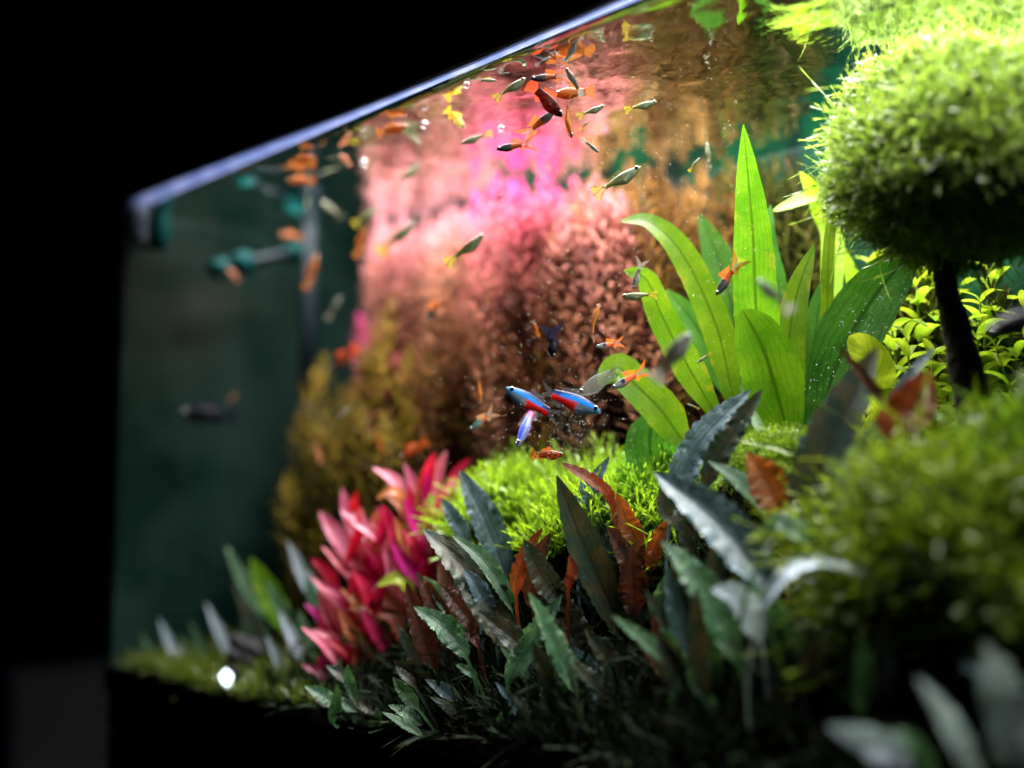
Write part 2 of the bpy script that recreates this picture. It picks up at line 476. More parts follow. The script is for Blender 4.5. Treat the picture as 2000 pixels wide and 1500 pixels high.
def leaf_geo(pts, width, hint, kind="lance", fold=0.25, ruffle=0.0, freq=7.0, tilt=0.0, seed=0, n=26, m=6, pet=0, petw=0.0011, serr=0.0):
    """blade along pts (metres); pet = how many leading pts belong to the stalk"""
    r = np.random.default_rng(seed)
    c, L = catmull(pts, 120)
    if pet:
        Lp = sum((Vector(pts[i + 1]) - Vector(pts[i])).length for i in range(pet))
        s0 = min(0.93, Lp / max(L, 1e-6))
        s = np.r_[np.linspace(0, s0, 8)[:-1], np.linspace(s0, 1, n)]
    else:
        s0 = 0.0
        s = np.linspace(0, 1, n)
    n = len(s)
    cu = np.linspace(0, 1, len(c))
    c = np.stack([np.interp(s, cu, c[:, k]) for k in range(3)], 1)
    sb = np.clip((s - s0) / (1 - s0), 0, 1)
    hw = prof_fn(kind)(sb) * width / 2
    hw = np.maximum(hw, petw * np.where(s < 0.96, 1, 0.25))
    T = np.gradient(c, axis=0); T /= np.linalg.norm(T, axis=1)[:, None] + 1e-12
    H = np.array(hint, float); H /= np.linalg.norm(H)
    S = np.cross(T, H); S /= np.linalg.norm(S, axis=1)[:, None] + 1e-12
    Nn = np.cross(S, T)
    tw = tilt + r.uniform(-0.15, 0.15) + (s - 0.5) * r.uniform(-0.5, 0.5)
    S2 = S * np.cos(tw)[:, None] + Nn * np.sin(tw)[:, None]
    N2 = np.cross(S2, T)
    j = np.linspace(-1, 1, m + 1)
    V = np.zeros((n, m + 1, 3)); UV = np.zeros((n, m + 1, 2))
    p1, p2 = r.uniform(0, 6.28, 2)
    freq = freq * r.uniform(0.4, 1.0)
    for k, jj in enumerate(j):
        a = abs(jj)
        ph = p1 if jj < 0 else p2
        fm_ = 0.75 + 0.5 * np.sin(3.1 * sb + ph * 1.7)
        ruf = ruffle * (a ** 2) * (np.sin(freq * 6.28 * sb * fm_ + ph) * (0.5 + 0.5 * np.sin(9 * sb + ph * 3.1)) + 0.7 * np.sin(freq * 0.43 * 6.28 * sb + ph * 2.7)
                                   + 0.35 * np.sin(freq * 2.9 * 6.28 * sb * fm_ + ph * 5.3)) * hw + (0.10 * hw * r.normal(0, 1, n) * a * (ruffle > 0.05))
        ww = hw * jj * math.cos(fold)
        if serr > 0 and a > 0.99:
            ww = ww * (1 + serr * r.uniform(-1, 0.6, n))
        V[:, k] = c + S2 * ww[:, None] + N2 * (-(hw * a * math.sin(fold)) * -1 + ruf)[:, None]
        UV[:, k, 0] = sb; UV[:, k, 1] = jj * 0.5 + 0.5
    idx = np.arange(n * (m + 1)).reshape(n, m + 1)
    F = np.stack([idx[:-1, :-1], idx[:-1, 1:], idx[1:, 1:], idx[1:, :-1]], -1).reshape(-1, 4)
    return V.reshape(-1, 3), F, UV.reshape(-1, 2)

def leaf(parent, pts, width, mat, hint=None, name="leaf", label=None, **kw):
    loc = np.array(parent.location)
    if hint is None:
        hint = (CAM - Vector(pts[len(pts) // 2])).normalized() + Vector((0, 0, 0.55))
    V, F, UV = leaf_geo(pts, width, hint, **kw)
    o = put(name, mesh(name, V - loc, F, True, UV), parent, mat)
    if label: o["label"] = label
    return o

def hero(parent, px, t, wpx, mat, root=None, seed=0, **kw):
    """leaf through photo pixels px (base first); t depth or (base, tip) depths; a stalk runs to root on the soil"""
    t0, t1 = t if isinstance(t, tuple) else (t, t)
    pts = [P(x, y, t0 + (t1 - t0) * i / (len(px) - 1)) for i, (x, y) in enumerate(px)]
    wm = wpx / FPX * (t0 + t1) / 2
    pet = 0
    if root is not None:
        rp = Vector(root)
        b = pts[0]
        if (b - rp).length > 0.012:
            mid = (rp * 0.5 + b * 0.5) - (pts[1] - b).normalized() * 0.15 * (b - rp).length
            pts = [rp, mid] + pts; pet = 2
    return leaf(parent, pts, wm, mat, pet=pet, seed=seed, **kw)

def root_at(px, py, t):
    """point on the soil under what is seen at that pixel and depth"""
    p = P(px, py, t)
    y = min(max(p.y, 0.006), Y_BACK - 0.01)
    return Vector((p.x, y, float(ground(p.x, y)) - 0.003))

LIME = (1.5, 1.6, 0.7)
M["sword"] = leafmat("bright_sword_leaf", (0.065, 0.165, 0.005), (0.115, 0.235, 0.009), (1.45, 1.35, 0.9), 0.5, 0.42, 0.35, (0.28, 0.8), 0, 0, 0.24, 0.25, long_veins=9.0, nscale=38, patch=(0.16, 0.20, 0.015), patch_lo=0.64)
M["sword_dark"] = leafmat("shade_toned_sword_leaf", (0.03, 0.12, 0.012), (0.06, 0.18, 0.02), (1.4, 1.4, 0.9), 0.45, 0.42, 0.35, (0.3, 0.8), 0, 0, 0.4, 0.35, long_veins=9.0, nscale=38, patch=(0.10, 0.15, 0.02), patch_lo=0.66)  # darker copy of the sword leaf, its shade put into the colour
M["hygro"] = leafmat("pale_stem_leaf", (0.26, 0.42, 0.02), (0.40, 0.56, 0.05), (1.4, 1.3, 0.8), 0.5, 0.4, 0.4, (0.6, 0.5), 8, 5, 0.3, 0.4)
M["crypt_dark"] = leafmat("dark_crypt_leaf", (0.010, 0.028, 0.017), (0.042, 0.036, 0.017), (1.6, 1.3, 0.8), 0.22, 0.45, 0.35, (0.35, 0.7), 0, 0, 0.4, 0.5, long_veins=7, nscale=70, patch=(0.08, 0.14, 0.15), patch_lo=0.66)
M["crypt_grey"] = leafmat("sheen_tinted_crypt_leaf", (0.030, 0.070, 0.068), (0.085, 0.135, 0.155), (1.2, 1.3, 1.0), 0.22, 0.46, 0.38, (0.3, 0.6), 0, 0, 0.4, 0.5, long_veins=7, nscale=70, patch=(0.17, 0.25, 0.30), patch_lo=0.62)  # sheen on dark leaves painted as grey-blue colour
M["crypt_green"] = leafmat("green_crypt_leaf", (0.025, 0.075, 0.035), (0.07, 0.15, 0.075), (1.5, 1.7, 0.8), 0.28, 0.46, 0.35, (0.3, 0.6), 0, 0, 0.4, 0.5, long_veins=7, nscale=70, patch=(0.16, 0.26, 0.14), patch_lo=0.62)
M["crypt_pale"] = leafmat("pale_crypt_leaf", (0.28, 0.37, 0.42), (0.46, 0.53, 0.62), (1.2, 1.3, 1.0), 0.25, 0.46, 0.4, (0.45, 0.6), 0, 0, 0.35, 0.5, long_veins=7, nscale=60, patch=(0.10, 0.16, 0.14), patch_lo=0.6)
M["crypt_rust"] = leafmat("rust_crypt_leaf", (0.13, 0.035, 0.010), (0.26, 0.08, 0.018), (1.6, 1.1, 0.7), 0.35, 0.45, 0.4, (0.3, 0.7), 22, 10, 0.35, 0.8, nscale=80, patch=(0.05, 0.03, 0.02), patch_lo=0.66)
M["crypt_brown"] = leafmat("brown_crypt_leaf", (0.035, 0.016, 0.009), (0.10, 0.04, 0.018), (1.5, 1.1, 0.7), 0.25, 0.45, 0.45, (0.3, 0.7), 22, 10, 0.35, 0.9, nscale=80, patch=(0.22, 0.16, 0.13), patch_lo=0.66)

def uniq(o):
    return o

# --- crypts ---------------------------------------------------------------
CR = dict(ruffle=0.08, freq=5.0, fold=0.28, serr=0.12, n=40, m=8)
CREASE = dict(ruffle=0.12, freq=6.0, fold=0.3, serr=0.16, n=44, m=8)
def crypt(name_label, root, leaves, seed, defaults=CR):
    o = thing("crypt_plant", name_label, "aquatic plant", root, "dark leaved plants on the tank floor")
    for i, L in enumerate(leaves):
        px, t, w, mk = L[:4]
        kw = dict(defaults); kw.update(L[4] if len(L) > 4 else {})
        tb_ = t[0] if isinstance(t, tuple) else t
        under = root_at(*px[0], tb_)
        rt_ = root.lerp(under, 0.75); rt_.z = float(ground(rt_.x, rt_.y)) - 0.003
        hero(o, px, t, w, M[mk], root=rt_, seed=seed * 100 + i, **kw)
    return o

crypt("large dark brown-green leaf plant beneath the neon fish, rust leaves around its centre", root_at(1190, 1400, 0.74), [
    ([(1225, 1250), (1150, 1085), (1087, 928)], (0.74, 0.735), 78, "crypt_dark", dict(ruffle=0.05)),
    ([(1200, 1110), (1165, 1010), (1135, 930)], (0.77, 0.77), 78, "crypt_grey"),
    ([(1135, 1010), (1160, 945), (1190, 892)], 0.775, 34, "crypt_grey"),
    ([(1198, 992), (1166, 945), (1097, 905)], (0.755, 0.75), 27, "crypt_rust", dict(tilt=0.2, kind="strap")),
    ([(1255, 1085), (1228, 1025), (1204, 962)], 0.75, 44, "crypt_rust"),
    ([(1008, 1165), (1020, 1100), (1060, 1030)], 0.75, 36, "crypt_rust"),
    ([(1040, 1190), (1045, 1110), (1075, 1040)], 0.76, 46, "crypt_brown"),
    ([(1110, 1200), (1062, 1130), (1022, 1052)], (0.735, 0.73), 56, "crypt_dark"),
    ([(1160, 1320), (1105, 1215), (1060, 1130)], 0.735, 86, "crypt_dark", CREASE),
    ([(992, 1335), (1040, 1255), (1098, 1162)], (0.72, 0.725), 50, "crypt_green", CREASE),
    ([(1200, 1368), (1150, 1310), (1074, 1254)], (0.715, 0.72), 52, "crypt_grey", dict(ruffle=0.04)),
    ([(1275, 1432), (1235, 1385), (1180, 1370)], 0.72, 24, "crypt_green"),
    ([(1245, 1160), (1220, 1090), (1185, 1025)], 0.735, 40, "crypt_brown", CREASE),
    ([(1268, 1120), (1282, 1062), (1312, 1008)], 0.735, 36, "crypt_rust"),
    ([(1110, 1150), (1118, 1120), (1112, 1085)], 0.73, 26, "crypt_rust"),
    ([(1262, 1290), (1275, 1190), (1262, 1090)], 0.75, 60, "crypt_brown"),
    ([(1190, 1210), (1205, 1150), (1240, 1090)], 0.76, 50, "crypt_brown"),
    ([(1130, 1290), (1180, 1230), (1210, 1170)], 0.76, 60, "crypt_dark"),
], 1)
crypt("broad dark green leaf plant with grey edged leaves beside the crimson plant", root_at(1010, 1420, 0.76), [
    ([(990, 1130), (948, 1015), (897, 918)], (0.80, 0.81), 66, "crypt_grey"),
    ([(912, 1065), (888, 1015), (862, 972)], 0.80, 34, "crypt_grey"),
    ([(1002, 1275), (925, 1130), (826, 1033)], (0.76, 0.78), 92, "crypt_dark"),
    ([(1003, 1195), (950, 1100), (880, 1043)], (0.765, 0.775), 38, "crypt_green", dict(ruffle=0.05)),
    ([(960, 1210), (935, 1150), (905, 1110)], 0.765, 40, "crypt_grey"),
    ([(912, 1285), (870, 1228), (808, 1185)], (0.755, 0.765), 52, "crypt_green", CREASE),
    ([(935, 1265), (918, 1235), (926, 1208)], 0.75, 22, "crypt_brown", CREASE),
    ([(1045, 1430), (1000, 1370), (968, 1333)], 0.72, 30, "crypt_grey"),
    ([(930, 1325), (905, 1305), (890, 1298)], 0.74, 20, "crypt_green"),
    ([(1065, 1402), (1085, 1352), (1130, 1328)], 0.71, 24, "crypt_green"),
    ([(1065, 1430), (1090, 1405), (1130, 1383)], 0.71, 22, "crypt_grey"),
    ([(975, 1440), (985, 1400), (1005, 1385)], 0.715, 26, "crypt_green"),
], 2)
crypt("biggest grey-green leaf plant with long arching blades in front of the moss", root_at(1480, 1420, 0.630), [
    ([(1515, 1170), (1400, 1020), (1277, 921)], (0.630, 0.690), 104, "crypt_grey", dict(fold=0.45)),
    ([(1460, 1310), (1365, 1140), (1292, 1056)], (0.630, 0.650), 76, "crypt_green", CREASE),
    ([(1485, 1250), (1445, 1172), (1388, 1150)], 0.615, 62, "crypt_pale", CREASE),
    ([(1410, 1420), (1345, 1255), (1300, 1108)], (0.645, 0.670), 76, "crypt_grey"),
    ([(1400, 1260), (1360, 1160), (1320, 1075)], 0.670, 70, "crypt_dark"),
    ([(1528, 1020), (1502, 950), (1460, 884)], (0.660, 0.670), 82, "crypt_rust", dict(ruffle=0.06)),
    ([(1535, 1040), (1455, 950), (1384, 901)], (0.675, 0.690), 48, "crypt_green", dict(ruffle=0.04)),
    ([(1490, 1190), (1580, 1104), (1728, 1132)], (0.595, 0.580), 50, "crypt_pale", dict(tilt=0.5)),
    ([(1500, 1045), (1550, 1035), (1612, 1082)], 0.610, 50, "crypt_green"),
    ([(1330, 1040), (1300, 1000), (1292, 940)], 0.70, 40, "crypt_dark"),
    ([(1480, 1400), (1470, 1250), (1430, 1120)], 0.650, 80, "crypt_dark"),
    ([(1570, 1340), (1545, 1240), (1560, 1150)], 0.630, 60, "crypt_dark"),
], 3)
crypt("few slim slate grey leaves crossing in front of the bright green sword", root_at(1340, 1180, 0.72), [
    ([(1310, 1010), (1362, 870), (1467, 760)], (0.72, 0.725), 66, "crypt_grey", CREASE),
    ([(1375, 960), (1425, 855), (1489, 760)], (0.70, 0.70), 54, "crypt_dark", CREASE),
    ([(1340, 1060), (1345, 1000), (1320, 930)], 0.72, 44, "crypt_dark"),
], 4, CREASE)
crypt("tall blue-black leaf plant with a rust leaf beside the moss tree trunk", root_at(1640, 1100, 0.65), [
    ([(1560, 1020), (1622, 865), (1713, 678)], (0.65, 0.655), 112, "crypt_dark", dict(ruffle=0.05)),
    ([(1725, 870), (1758, 765), (1828, 674)], 0.65, 32, "crypt_grey"),
    ([(1738, 860), (1782, 795), (1818, 722)], (0.625, 0.625), 96, "crypt_rust", dict(ruffle=0.08)),
    ([(1745, 830), (1700, 750), (1634, 674)], (0.635, 0.65), 24, "crypt_brown", dict(tilt=0.6)),
    ([(1645, 970), (1685, 880), (1735, 800)], 0.63, 46, "crypt_grey"),
    ([(1600, 1000), (1590, 920), (1630, 850)], 0.66, 50, "crypt_dark"),
], 5)
crypt("pale frosted leaf plant closest to the glass under the mossy mound", root_at(1960, 1500, 0.505), [
    ([(2010, 1520), (1965, 1390), (1921, 1253)], 0.505, 112, "crypt_pale", CREASE),
    ([(1915, 1530), (1855, 1410), (1791, 1323)], 0.505, 50, "crypt_pale", dict(tilt=0.4)),
    ([(1800, 1500), (1705, 1452), (1616, 1418)], (0.51, 0.515), 66, "crypt_pale", dict(tilt=0.3)),
    ([(1965, 1380), (1925, 1325), (1878, 1298)], 0.51, 30, "crypt_grey"),
    ([(1820, 1530), (1780, 1450), (1740, 1430)], 0.51, 50, "crypt_green"),
], 6)
far_px = []
for (x, y, w, mk, t) in [(440, 1062, 22, "crypt_green", 1.05), (562, 1055, 26, "crypt_grey", 0.99), (402, 1178, 22, "crypt_grey", 1.07), (310, 1208, 20, "crypt_grey", 1.09),
                         (372, 1214, 22, "crypt_green", 1.07), (470, 1205, 22, "crypt_green", 1.02), (520, 1130, 26, "crypt_green", 1.0), (590, 1120, 24, "crypt_green", 0.97),
                         (545, 1190, 24, "crypt_grey", 0.97), (490, 1088, 44, "sword", 1.02), (455, 1140, 24, "crypt_dark", 1.03), (580, 1190, 24, "crypt_green", 0.95), (520, 1240, 22, "crypt_grey", 0.96), (352, 1240, 18, "crypt_green", 1.08), (275, 1235, 18, "crypt_green", 1.09)]:
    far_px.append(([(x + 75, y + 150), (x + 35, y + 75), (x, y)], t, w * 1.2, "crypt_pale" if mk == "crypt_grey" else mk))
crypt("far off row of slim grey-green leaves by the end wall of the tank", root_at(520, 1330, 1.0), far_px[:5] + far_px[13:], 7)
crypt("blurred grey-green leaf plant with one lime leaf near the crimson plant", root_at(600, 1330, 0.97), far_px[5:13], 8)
# low shaded leaves along the front
low_lab = ["low shaded green leaves under the crimson plant by the glass", "small dark leaves on the soil below the broad green leaf plant",
           "dim leaves in the deep shade below the neon fish plant", "dark narrow leaves in the shaded corner beneath the biggest grey-green plant"]
for k, (x0, x1, y0, y1, t) in enumerate([(640, 800, 1320, 1450, 0.80), (800, 960, 1330, 1490, 0.745), (1000, 1240, 1400, 1490, 0.71), (1290, 1560, 1340, 1490, 0.62)]):
    lv = []
    for i in range(11):
        x = random.uniform(x0, x1); y = random.uniform(y0, y1)
        an = random.uniform(-0.9, 0.6)
        ln = random.uniform(60, 110)
        dx, dy = math.sin(an) * ln, -math.cos(an) * ln * 0.7
        lv.append(([(x, y), (x + dx * 0.5 + random.uniform(-6, 6), y + dy * 0.55), (x + dx, y + dy)], t + random.uniform(-0.005, 0.02), random.uniform(20, 32),
                   random.choice(["crypt_green", "crypt_dark", "crypt_green", "crypt_grey"])))
    crypt(low_lab[k], root_at((x0 + x1) / 2, y1, t), lv, 20 + k)

fill_lab = ["dark leaves filling the shade behind the large brown-green leaf", "deep green leaves massed behind the green crinkled leaf",
            "dark slate leaves massed under the biggest grey-green plant", "brown and dark leaves between the two big leaf plants", "dark leaves below the blurred moss mound near the glass",
            "dense dark blades in the deepest shade at the bottom under the rust leaves", "long dark narrow blades under the arching pale leaf"]
for k, (x0, x1, y0, y1, t, nl) in enumerate([(1020, 1290, 1180, 1420, 0.79, 16), (820, 1060, 1200, 1440, 0.80, 14), (1330, 1600, 1180, 1450, 0.68, 18), (1230, 1420, 1170, 1420, 0.72, 14), (1560, 1900, 1330, 1500, 0.57, 12), (1040, 1330, 1330, 1520, 0.715, 24), (1320, 1620, 1300, 1520, 0.635, 24)]):
    lv = []
    for i in range(nl):
        x = random.uniform(x0, x1); y = random.uniform(y0, y1)
        an = random.uniform(-0.85, 0.25); ln = random.uniform(110, 190) * (1.25 if k > 4 else 1)
        dx, dy = math.sin(an) * ln, -math.cos(an) * ln
        lv.append(([(x, y), (x + dx * 0.4 + random.uniform(-10, 10), y + dy * 0.5), (x + dx, y + dy)], t + random.uniform(-0.02, 0.03), random.uniform(38, 62),
                   random.choice(["crypt_dark", "crypt_dark", "crypt_brown", "crypt_green"] if k < 4 else ["crypt_dark", "crypt_dark", "crypt_green"]), dict(tilt=random.uniform(-.5, .5))))
    crypt(fill_lab[k], root_at((x0 + x1) / 2, y1, t), lv, 40 + k)

# --- bright green sword plant -----------------------------------------------
sr = root_at(1535, 860, 0.76)
sw = thing("sword_plant", "bright green plant with tall broad sword shaped leaves beside the moss tree", "aquatic plant", sr)
SW = dict(fold=0.18, ruffle=0.028, freq=1.6, serr=0.03, n=44, m=8)
for i, (px, t, w, mk, kw) in enumerate([
    ([(1515, 860), (1480, 640), (1470, 450), (1452, 243)], (0.76, 0.75), 88, "sword", dict(kind="lance")),
    ([(1545, 870), (1515, 760), (1490, 680), (1450, 604)], (0.74, 0.735), 120, "sword", dict(kind="round")),
    ([(1560, 860), (1540, 700), (1555, 580), (1590, 478)], (0.77, 0.78), 66, "sword", dict(kind="sword")),
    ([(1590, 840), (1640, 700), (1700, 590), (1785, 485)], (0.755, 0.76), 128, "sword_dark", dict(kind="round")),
    ([(1440, 800), (1400, 640), (1335, 500), (1270, 435), (1212, 432)], (0.80, 0.80), 62, "sword", dict(kind="strap", tilt=0.3)),
    ([(1400, 810), (1330, 690), (1290, 610), (1262, 545), (1218, 528)], (0.79, 0.79), 62, "sword", dict(kind="strap", tilt=0.2)),
    ([(1345, 870), (1290, 800), (1235, 745), (1205, 718), (1168, 752)], (0.79, 0.79), 78, "sword", dict(kind="strap", tilt=0.2)),
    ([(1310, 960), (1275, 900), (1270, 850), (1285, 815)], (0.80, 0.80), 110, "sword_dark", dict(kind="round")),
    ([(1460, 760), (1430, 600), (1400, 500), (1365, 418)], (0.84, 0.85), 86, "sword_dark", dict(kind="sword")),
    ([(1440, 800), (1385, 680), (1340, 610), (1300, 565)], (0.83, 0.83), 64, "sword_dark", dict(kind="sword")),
    ([(1612, 800), (1616, 560), (1622, 450), (1642, 340)], (0.78, 0.78), 26, "sword", dict(kind="strap")),
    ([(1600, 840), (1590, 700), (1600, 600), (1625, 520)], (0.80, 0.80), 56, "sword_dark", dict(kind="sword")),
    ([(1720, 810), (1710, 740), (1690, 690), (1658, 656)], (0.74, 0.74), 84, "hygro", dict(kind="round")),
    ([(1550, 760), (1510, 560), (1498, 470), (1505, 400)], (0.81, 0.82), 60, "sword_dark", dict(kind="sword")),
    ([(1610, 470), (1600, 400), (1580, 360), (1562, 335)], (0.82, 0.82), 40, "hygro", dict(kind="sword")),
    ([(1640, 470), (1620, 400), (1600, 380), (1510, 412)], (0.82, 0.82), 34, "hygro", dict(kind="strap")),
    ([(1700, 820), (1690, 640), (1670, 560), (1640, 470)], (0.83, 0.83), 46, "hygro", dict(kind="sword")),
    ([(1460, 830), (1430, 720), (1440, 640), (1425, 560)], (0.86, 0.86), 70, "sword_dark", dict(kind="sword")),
]):
    k2 = dict(SW); k2.update(kw)
    hero(sw, px, t, w, M[mk], root=sr + Vector((random.uniform(-.008, .008), random.uniform(-.005, .01), 0)), seed=500 + i, **k2)

# --- small leaf meshes that copies share ----------------------------------------
def unit_leaf(name, L, W, seed, kind="lance", fold=0.3, curl=0.25, n=12, m=4, mat=None, ruffle=0.03):
    pts = [(0, 0, 0), (L * 0.35, 0, L * 0.06), (L * 0.7, 0, -L * curl * 0.2), (L, 0, -L * curl)]
    V, F, UV = leaf_geo(pts, W, (0, 0, 1), kind=kind, fold=fold, ruffle=ruffle, freq=2, seed=seed, n=n, m=m, petw=0.0004)
    me = mesh(name, V, F, True, UV)
    me.materials.append(mat)
    return me

def frame(x, up):
    x = Vector(x).normalized(); y = Vector(up).cross(x)
    if y.length < 1e-4: y = Vector((0, 1, 0)).cross(x)
    y.normalize(); z = x.cross(y)
    return Matrix((x, y, z)).transposed().to_4x4()

# --- pale green stem plants at the back under the moss tree --------------------
hy = [unit_leaf("pale_leaf_%d" % k, 0.027, 0.0095, 40 + k, mat=M["hygro"], curl=0.15 + 0.12 * k) for k in range(4)]
M["hystem"] = simple("pale_green_stem", (0.16, 0.24, 0.03), 0.5, 0.3)
hy_spots = [(1735, 575, 0.78, "pale green stem plant against the bubbled sword leaf, leaning over the fallen leaf"), (1790, 560, 0.80, "pale green stem plant just before the moss tree trunk"),
            (1830, 500, 0.83, "pale green stem plant half hidden behind the moss tree trunk"), (1915, 590, 0.77, "pale green stem plant just past the moss tree trunk"),
            (1960, 540, 0.80, "tall pale green stem plant under the moss crown near the picture edge"), (2000, 600, 0.76, "pale green stem plant cut by the picture edge near the dark fish"),
            (1770, 660, 0.74, "short pale green stem plant above the rust leaf"), (1945, 680, 0.73, "short pale green stem plant below the dark fish"),
            (1860, 560, 0.85, "rearmost pale green stem plant behind the moss tree"), (1700, 520, 0.84, "pale green stem plant rising behind the bubbled sword leaf"),
            (1880, 640, 0.76, "pale green stem plant touching the trunk halfway up"), (1820, 700, 0.75, "low pale green stem plant between the rust leaf and the trunk"),
            (1985, 700, 0.75, "low pale green stem plant at the picture edge"), (1750, 740, 0.76, "lowest pale green stem plant beside the tall blue-black leaf")]
for k, (px, py, t, lab) in enumerate(hy_spots):
    top = P(px, py, t)
    top.y = min(top.y, Y_BACK - 0.015)
    rt = root_at(px + random.uniform(10, 40), 900, t)
    o = thing("stem_plant", lab, "aquatic plant", rt, "pale green stem plants behind the moss tree")
    pts = [rt, rt.lerp(top, 0.5) + Vector((random.uniform(-.006, .006), random.uniform(-.006, .006), 0)), top]
    c, L = catmull(pts, 12)
    put("stem", tube_mesh("stem", [Vector(p) - rt for p in c], np.linspace(0.0012, 0.0006, 12), 6), o, M["hystem"])
    nodes = int(max(5, min(15, L / 0.012)))
    for i in range(nodes):
        f = 1 - i * 0.013 / L
        if f < 0.1: break
        q = Vector([np.interp(f * (len(c) - 1), range(len(c)), c[:, a]) for a in range(3)])
        a0 = i * math.pi / 2 + k
        for sgn in (0, math.pi):
            a = a0 + sgn + random.uniform(-.3, .3)
            el = 0.75 - 0.1 * min(i, 6) + random.uniform(-.15, .15)
            d = Vector((math.cos(a) * math.cos(el), math.sin(a) * math.cos(el), math.sin(el)))
            lf = put("leaf", hy[random.randrange(4)], o)
            sc = (0.65 + 0.22 * min(i, 3)) * random.uniform(0.85, 1.15)
            lf.matrix_local = Matrix.Translation(q - rt) @ frame(d, (0, 0, 1)) @ Matrix.Scale(sc, 4)

# --- crimson plants ------------------------------------------------------------
M["red"] = leafmat("crimson_leaf", (0.30, 0.008, 0.03), (0.50, 0.015, 0.07), (1.6, 0.8, 1.1), 0.45, 0.4, 0.4, (0.5, 0.5), 10, 5, 0.2, 0.3)
M["pinkl"] = leafmat("rose_pink_leaf", (0.54, 0.08, 0.14), (0.70, 0.26, 0.31), (1.2, 0.8, 0.9), 0.3, 0.38, 0.5, (0.6, 0.5), 10, 5, 0.2, 0.3)
M["magl"] = leafmat("magenta_leaf", (0.50, 0.005, 0.16), (0.62, 0.015, 0.25), (1.5, 0.7, 1.3), 0.5, 0.4, 0.4, (0.6, 0.4), 10, 5, 0.2, 0.3)
M["orl"] = leafmat("copper_leaf", (0.24, 0.055, 0.025), (0.40, 0.12, 0.05), (1.5, 1.0, 0.7), 0.35, 0.4, 0.45, (0.5, 0.5), 10, 5, 0.25, 0.3)
M["limel"] = leafmat("lime_leaf", (0.25, 0.36, 0.03), (0.40, 0.50, 0.06), (1.3, 1.3, 0.8), 0.4, 0.4, 0.4, (0.7, 0.5), 10, 5, 0.2, 0.3)
rr = root_at(790, 1330, 0.90)
RP = dict(fold=0.35, ruffle=0.03, freq=2, n=20, m=6, kind="lance")
def redplant(label, root, leaves, seed, extra):
    o = thing("crimson_plant", label, "aquatic plant", root, "crimson plants in the middle of the tank floor")
    put("stem", tube_mesh("stem", [Vector((0, 0, 0)), Vector((0.002, 0.003, 0.05)), Vector((0.0, 0.004, 0.10))], [0.002, 0.0016, 0.001], 6), o, M["orl"])
    for i, (px, t, w, mk) in enumerate(leaves):
        hero(o, px, t, w * 0.92, M[mk], seed=seed + i, **RP)
    rq = random.Random(seed)
    for i in range(extra[4]):
        x0_, x1_, y0_, y1_ = extra[:4]
        bx2 = rq.uniform(x0_, x1_); by2 = rq.uniform(y0_, y1_)
        an = rq.uniform(-1.0, 0.45); ln = rq.uniform(70, 105)
        tx, ty = bx2 + math.sin(an) * ln, by2 - math.cos(an) * ln
        hero(o, [(bx2, by2), ((bx2 + tx) / 2 + rq.uniform(4, 12), (by2 + ty) / 2 - 4), (tx, ty)], rq.uniform(0.885, 0.925), rq.uniform(20, 29),
             M[rq.choice(["pinkl", "red", "red", "magl", "orl", "pinkl"])], seed=seed + 300 + i, **RP)
    return o
red_leaves = [
    ([(815, 1015), (775, 945), (727, 913)], 0.91, 36, "pinkl"), ([(838, 1040), (815, 960), (788, 903)], 0.91, 32, "pinkl"),
    ([(828, 980), (835, 930), (848, 884)], 0.91, 32, "red"), ([(848, 970), (855, 925), (872, 880)], 0.92, 30, "pinkl"),
    ([(878, 990), (890, 930), (922, 892)], 0.92, 26, "red"), ([(855, 1030), (870, 975), (893, 928)], 0.90, 38, "pinkl"),
    ([(800, 1000), (770, 960), (735, 975)], 0.90, 28, "orl"), ([(825, 1060), (808, 1010), (800, 950)], 0.90, 34, "red"),
    ([(835, 1080), (812, 1020), (790, 975)], 0.895, 36, "magl"), ([(870, 1080), (840, 1020), (825, 985)], 0.90, 40, "orl"),
    ([(860, 1050), (880, 1000), (905, 960)], 0.91, 36, "orl"), ([(840, 1110), (845, 1060), (865, 1020)], 0.89, 34, "red"),
    ([(790, 1100), (770, 1040), (745, 985)], 0.89, 34, "red"), ([(815, 1110), (790, 1060), (772, 1010)], 0.89, 30, "orl"),
    ([(835, 1150), (795, 1105), (766, 1062)], 0.885, 38, "magl"), ([(810, 1165), (780, 1130), (735, 1145)], 0.88, 34, "limel"),
    ([(880, 1120), (860, 1080), (835, 1060)], 0.89, 36, "orl"), ([(850, 1180), (830, 1130), (850, 1080)], 0.88, 34, "red"),
]
red_leaves2 = [
    ([(700, 1060), (680, 1005), (668, 952)], 0.93, 32, "pinkl"), ([(692, 1075), (690, 1010), (696, 958)], 0.93, 30, "red"),
    ([(700, 1110), (660, 1050), (623, 998)], 0.925, 44, "pinkl"), ([(725, 1160), (670, 1105), (628, 1068)], 0.92, 38, "pinkl"),
    ([(660, 1150), (635, 1115), (608, 1090)], 0.93, 28, "red"), ([(755, 1100), (725, 1060), (697, 1035)], 0.915, 38, "pinkl"),
    ([(740, 1150), (710, 1090), (680, 1050)], 0.92, 38, "red"), ([(770, 1120), (748, 1085), (722, 1075)], 0.91, 34, "pinkl"),
    ([(735, 1180), (700, 1130), (665, 1110)], 0.91, 36, "red"), ([(720, 1060), (735, 1020), (742, 990)], 0.925, 30, "orl"),
    ([(760, 1060), (755, 1020), (735, 990)], 0.92, 32, "red"), ([(775, 1180), (735, 1150), (700, 1140)], 0.90, 34, "magl"),
    ([(790, 1195), (745, 1165), (700, 1180)], 0.89, 38, "orl"), ([(765, 1210), (720, 1185), (680, 1190)], 0.89, 34, "orl"),
]
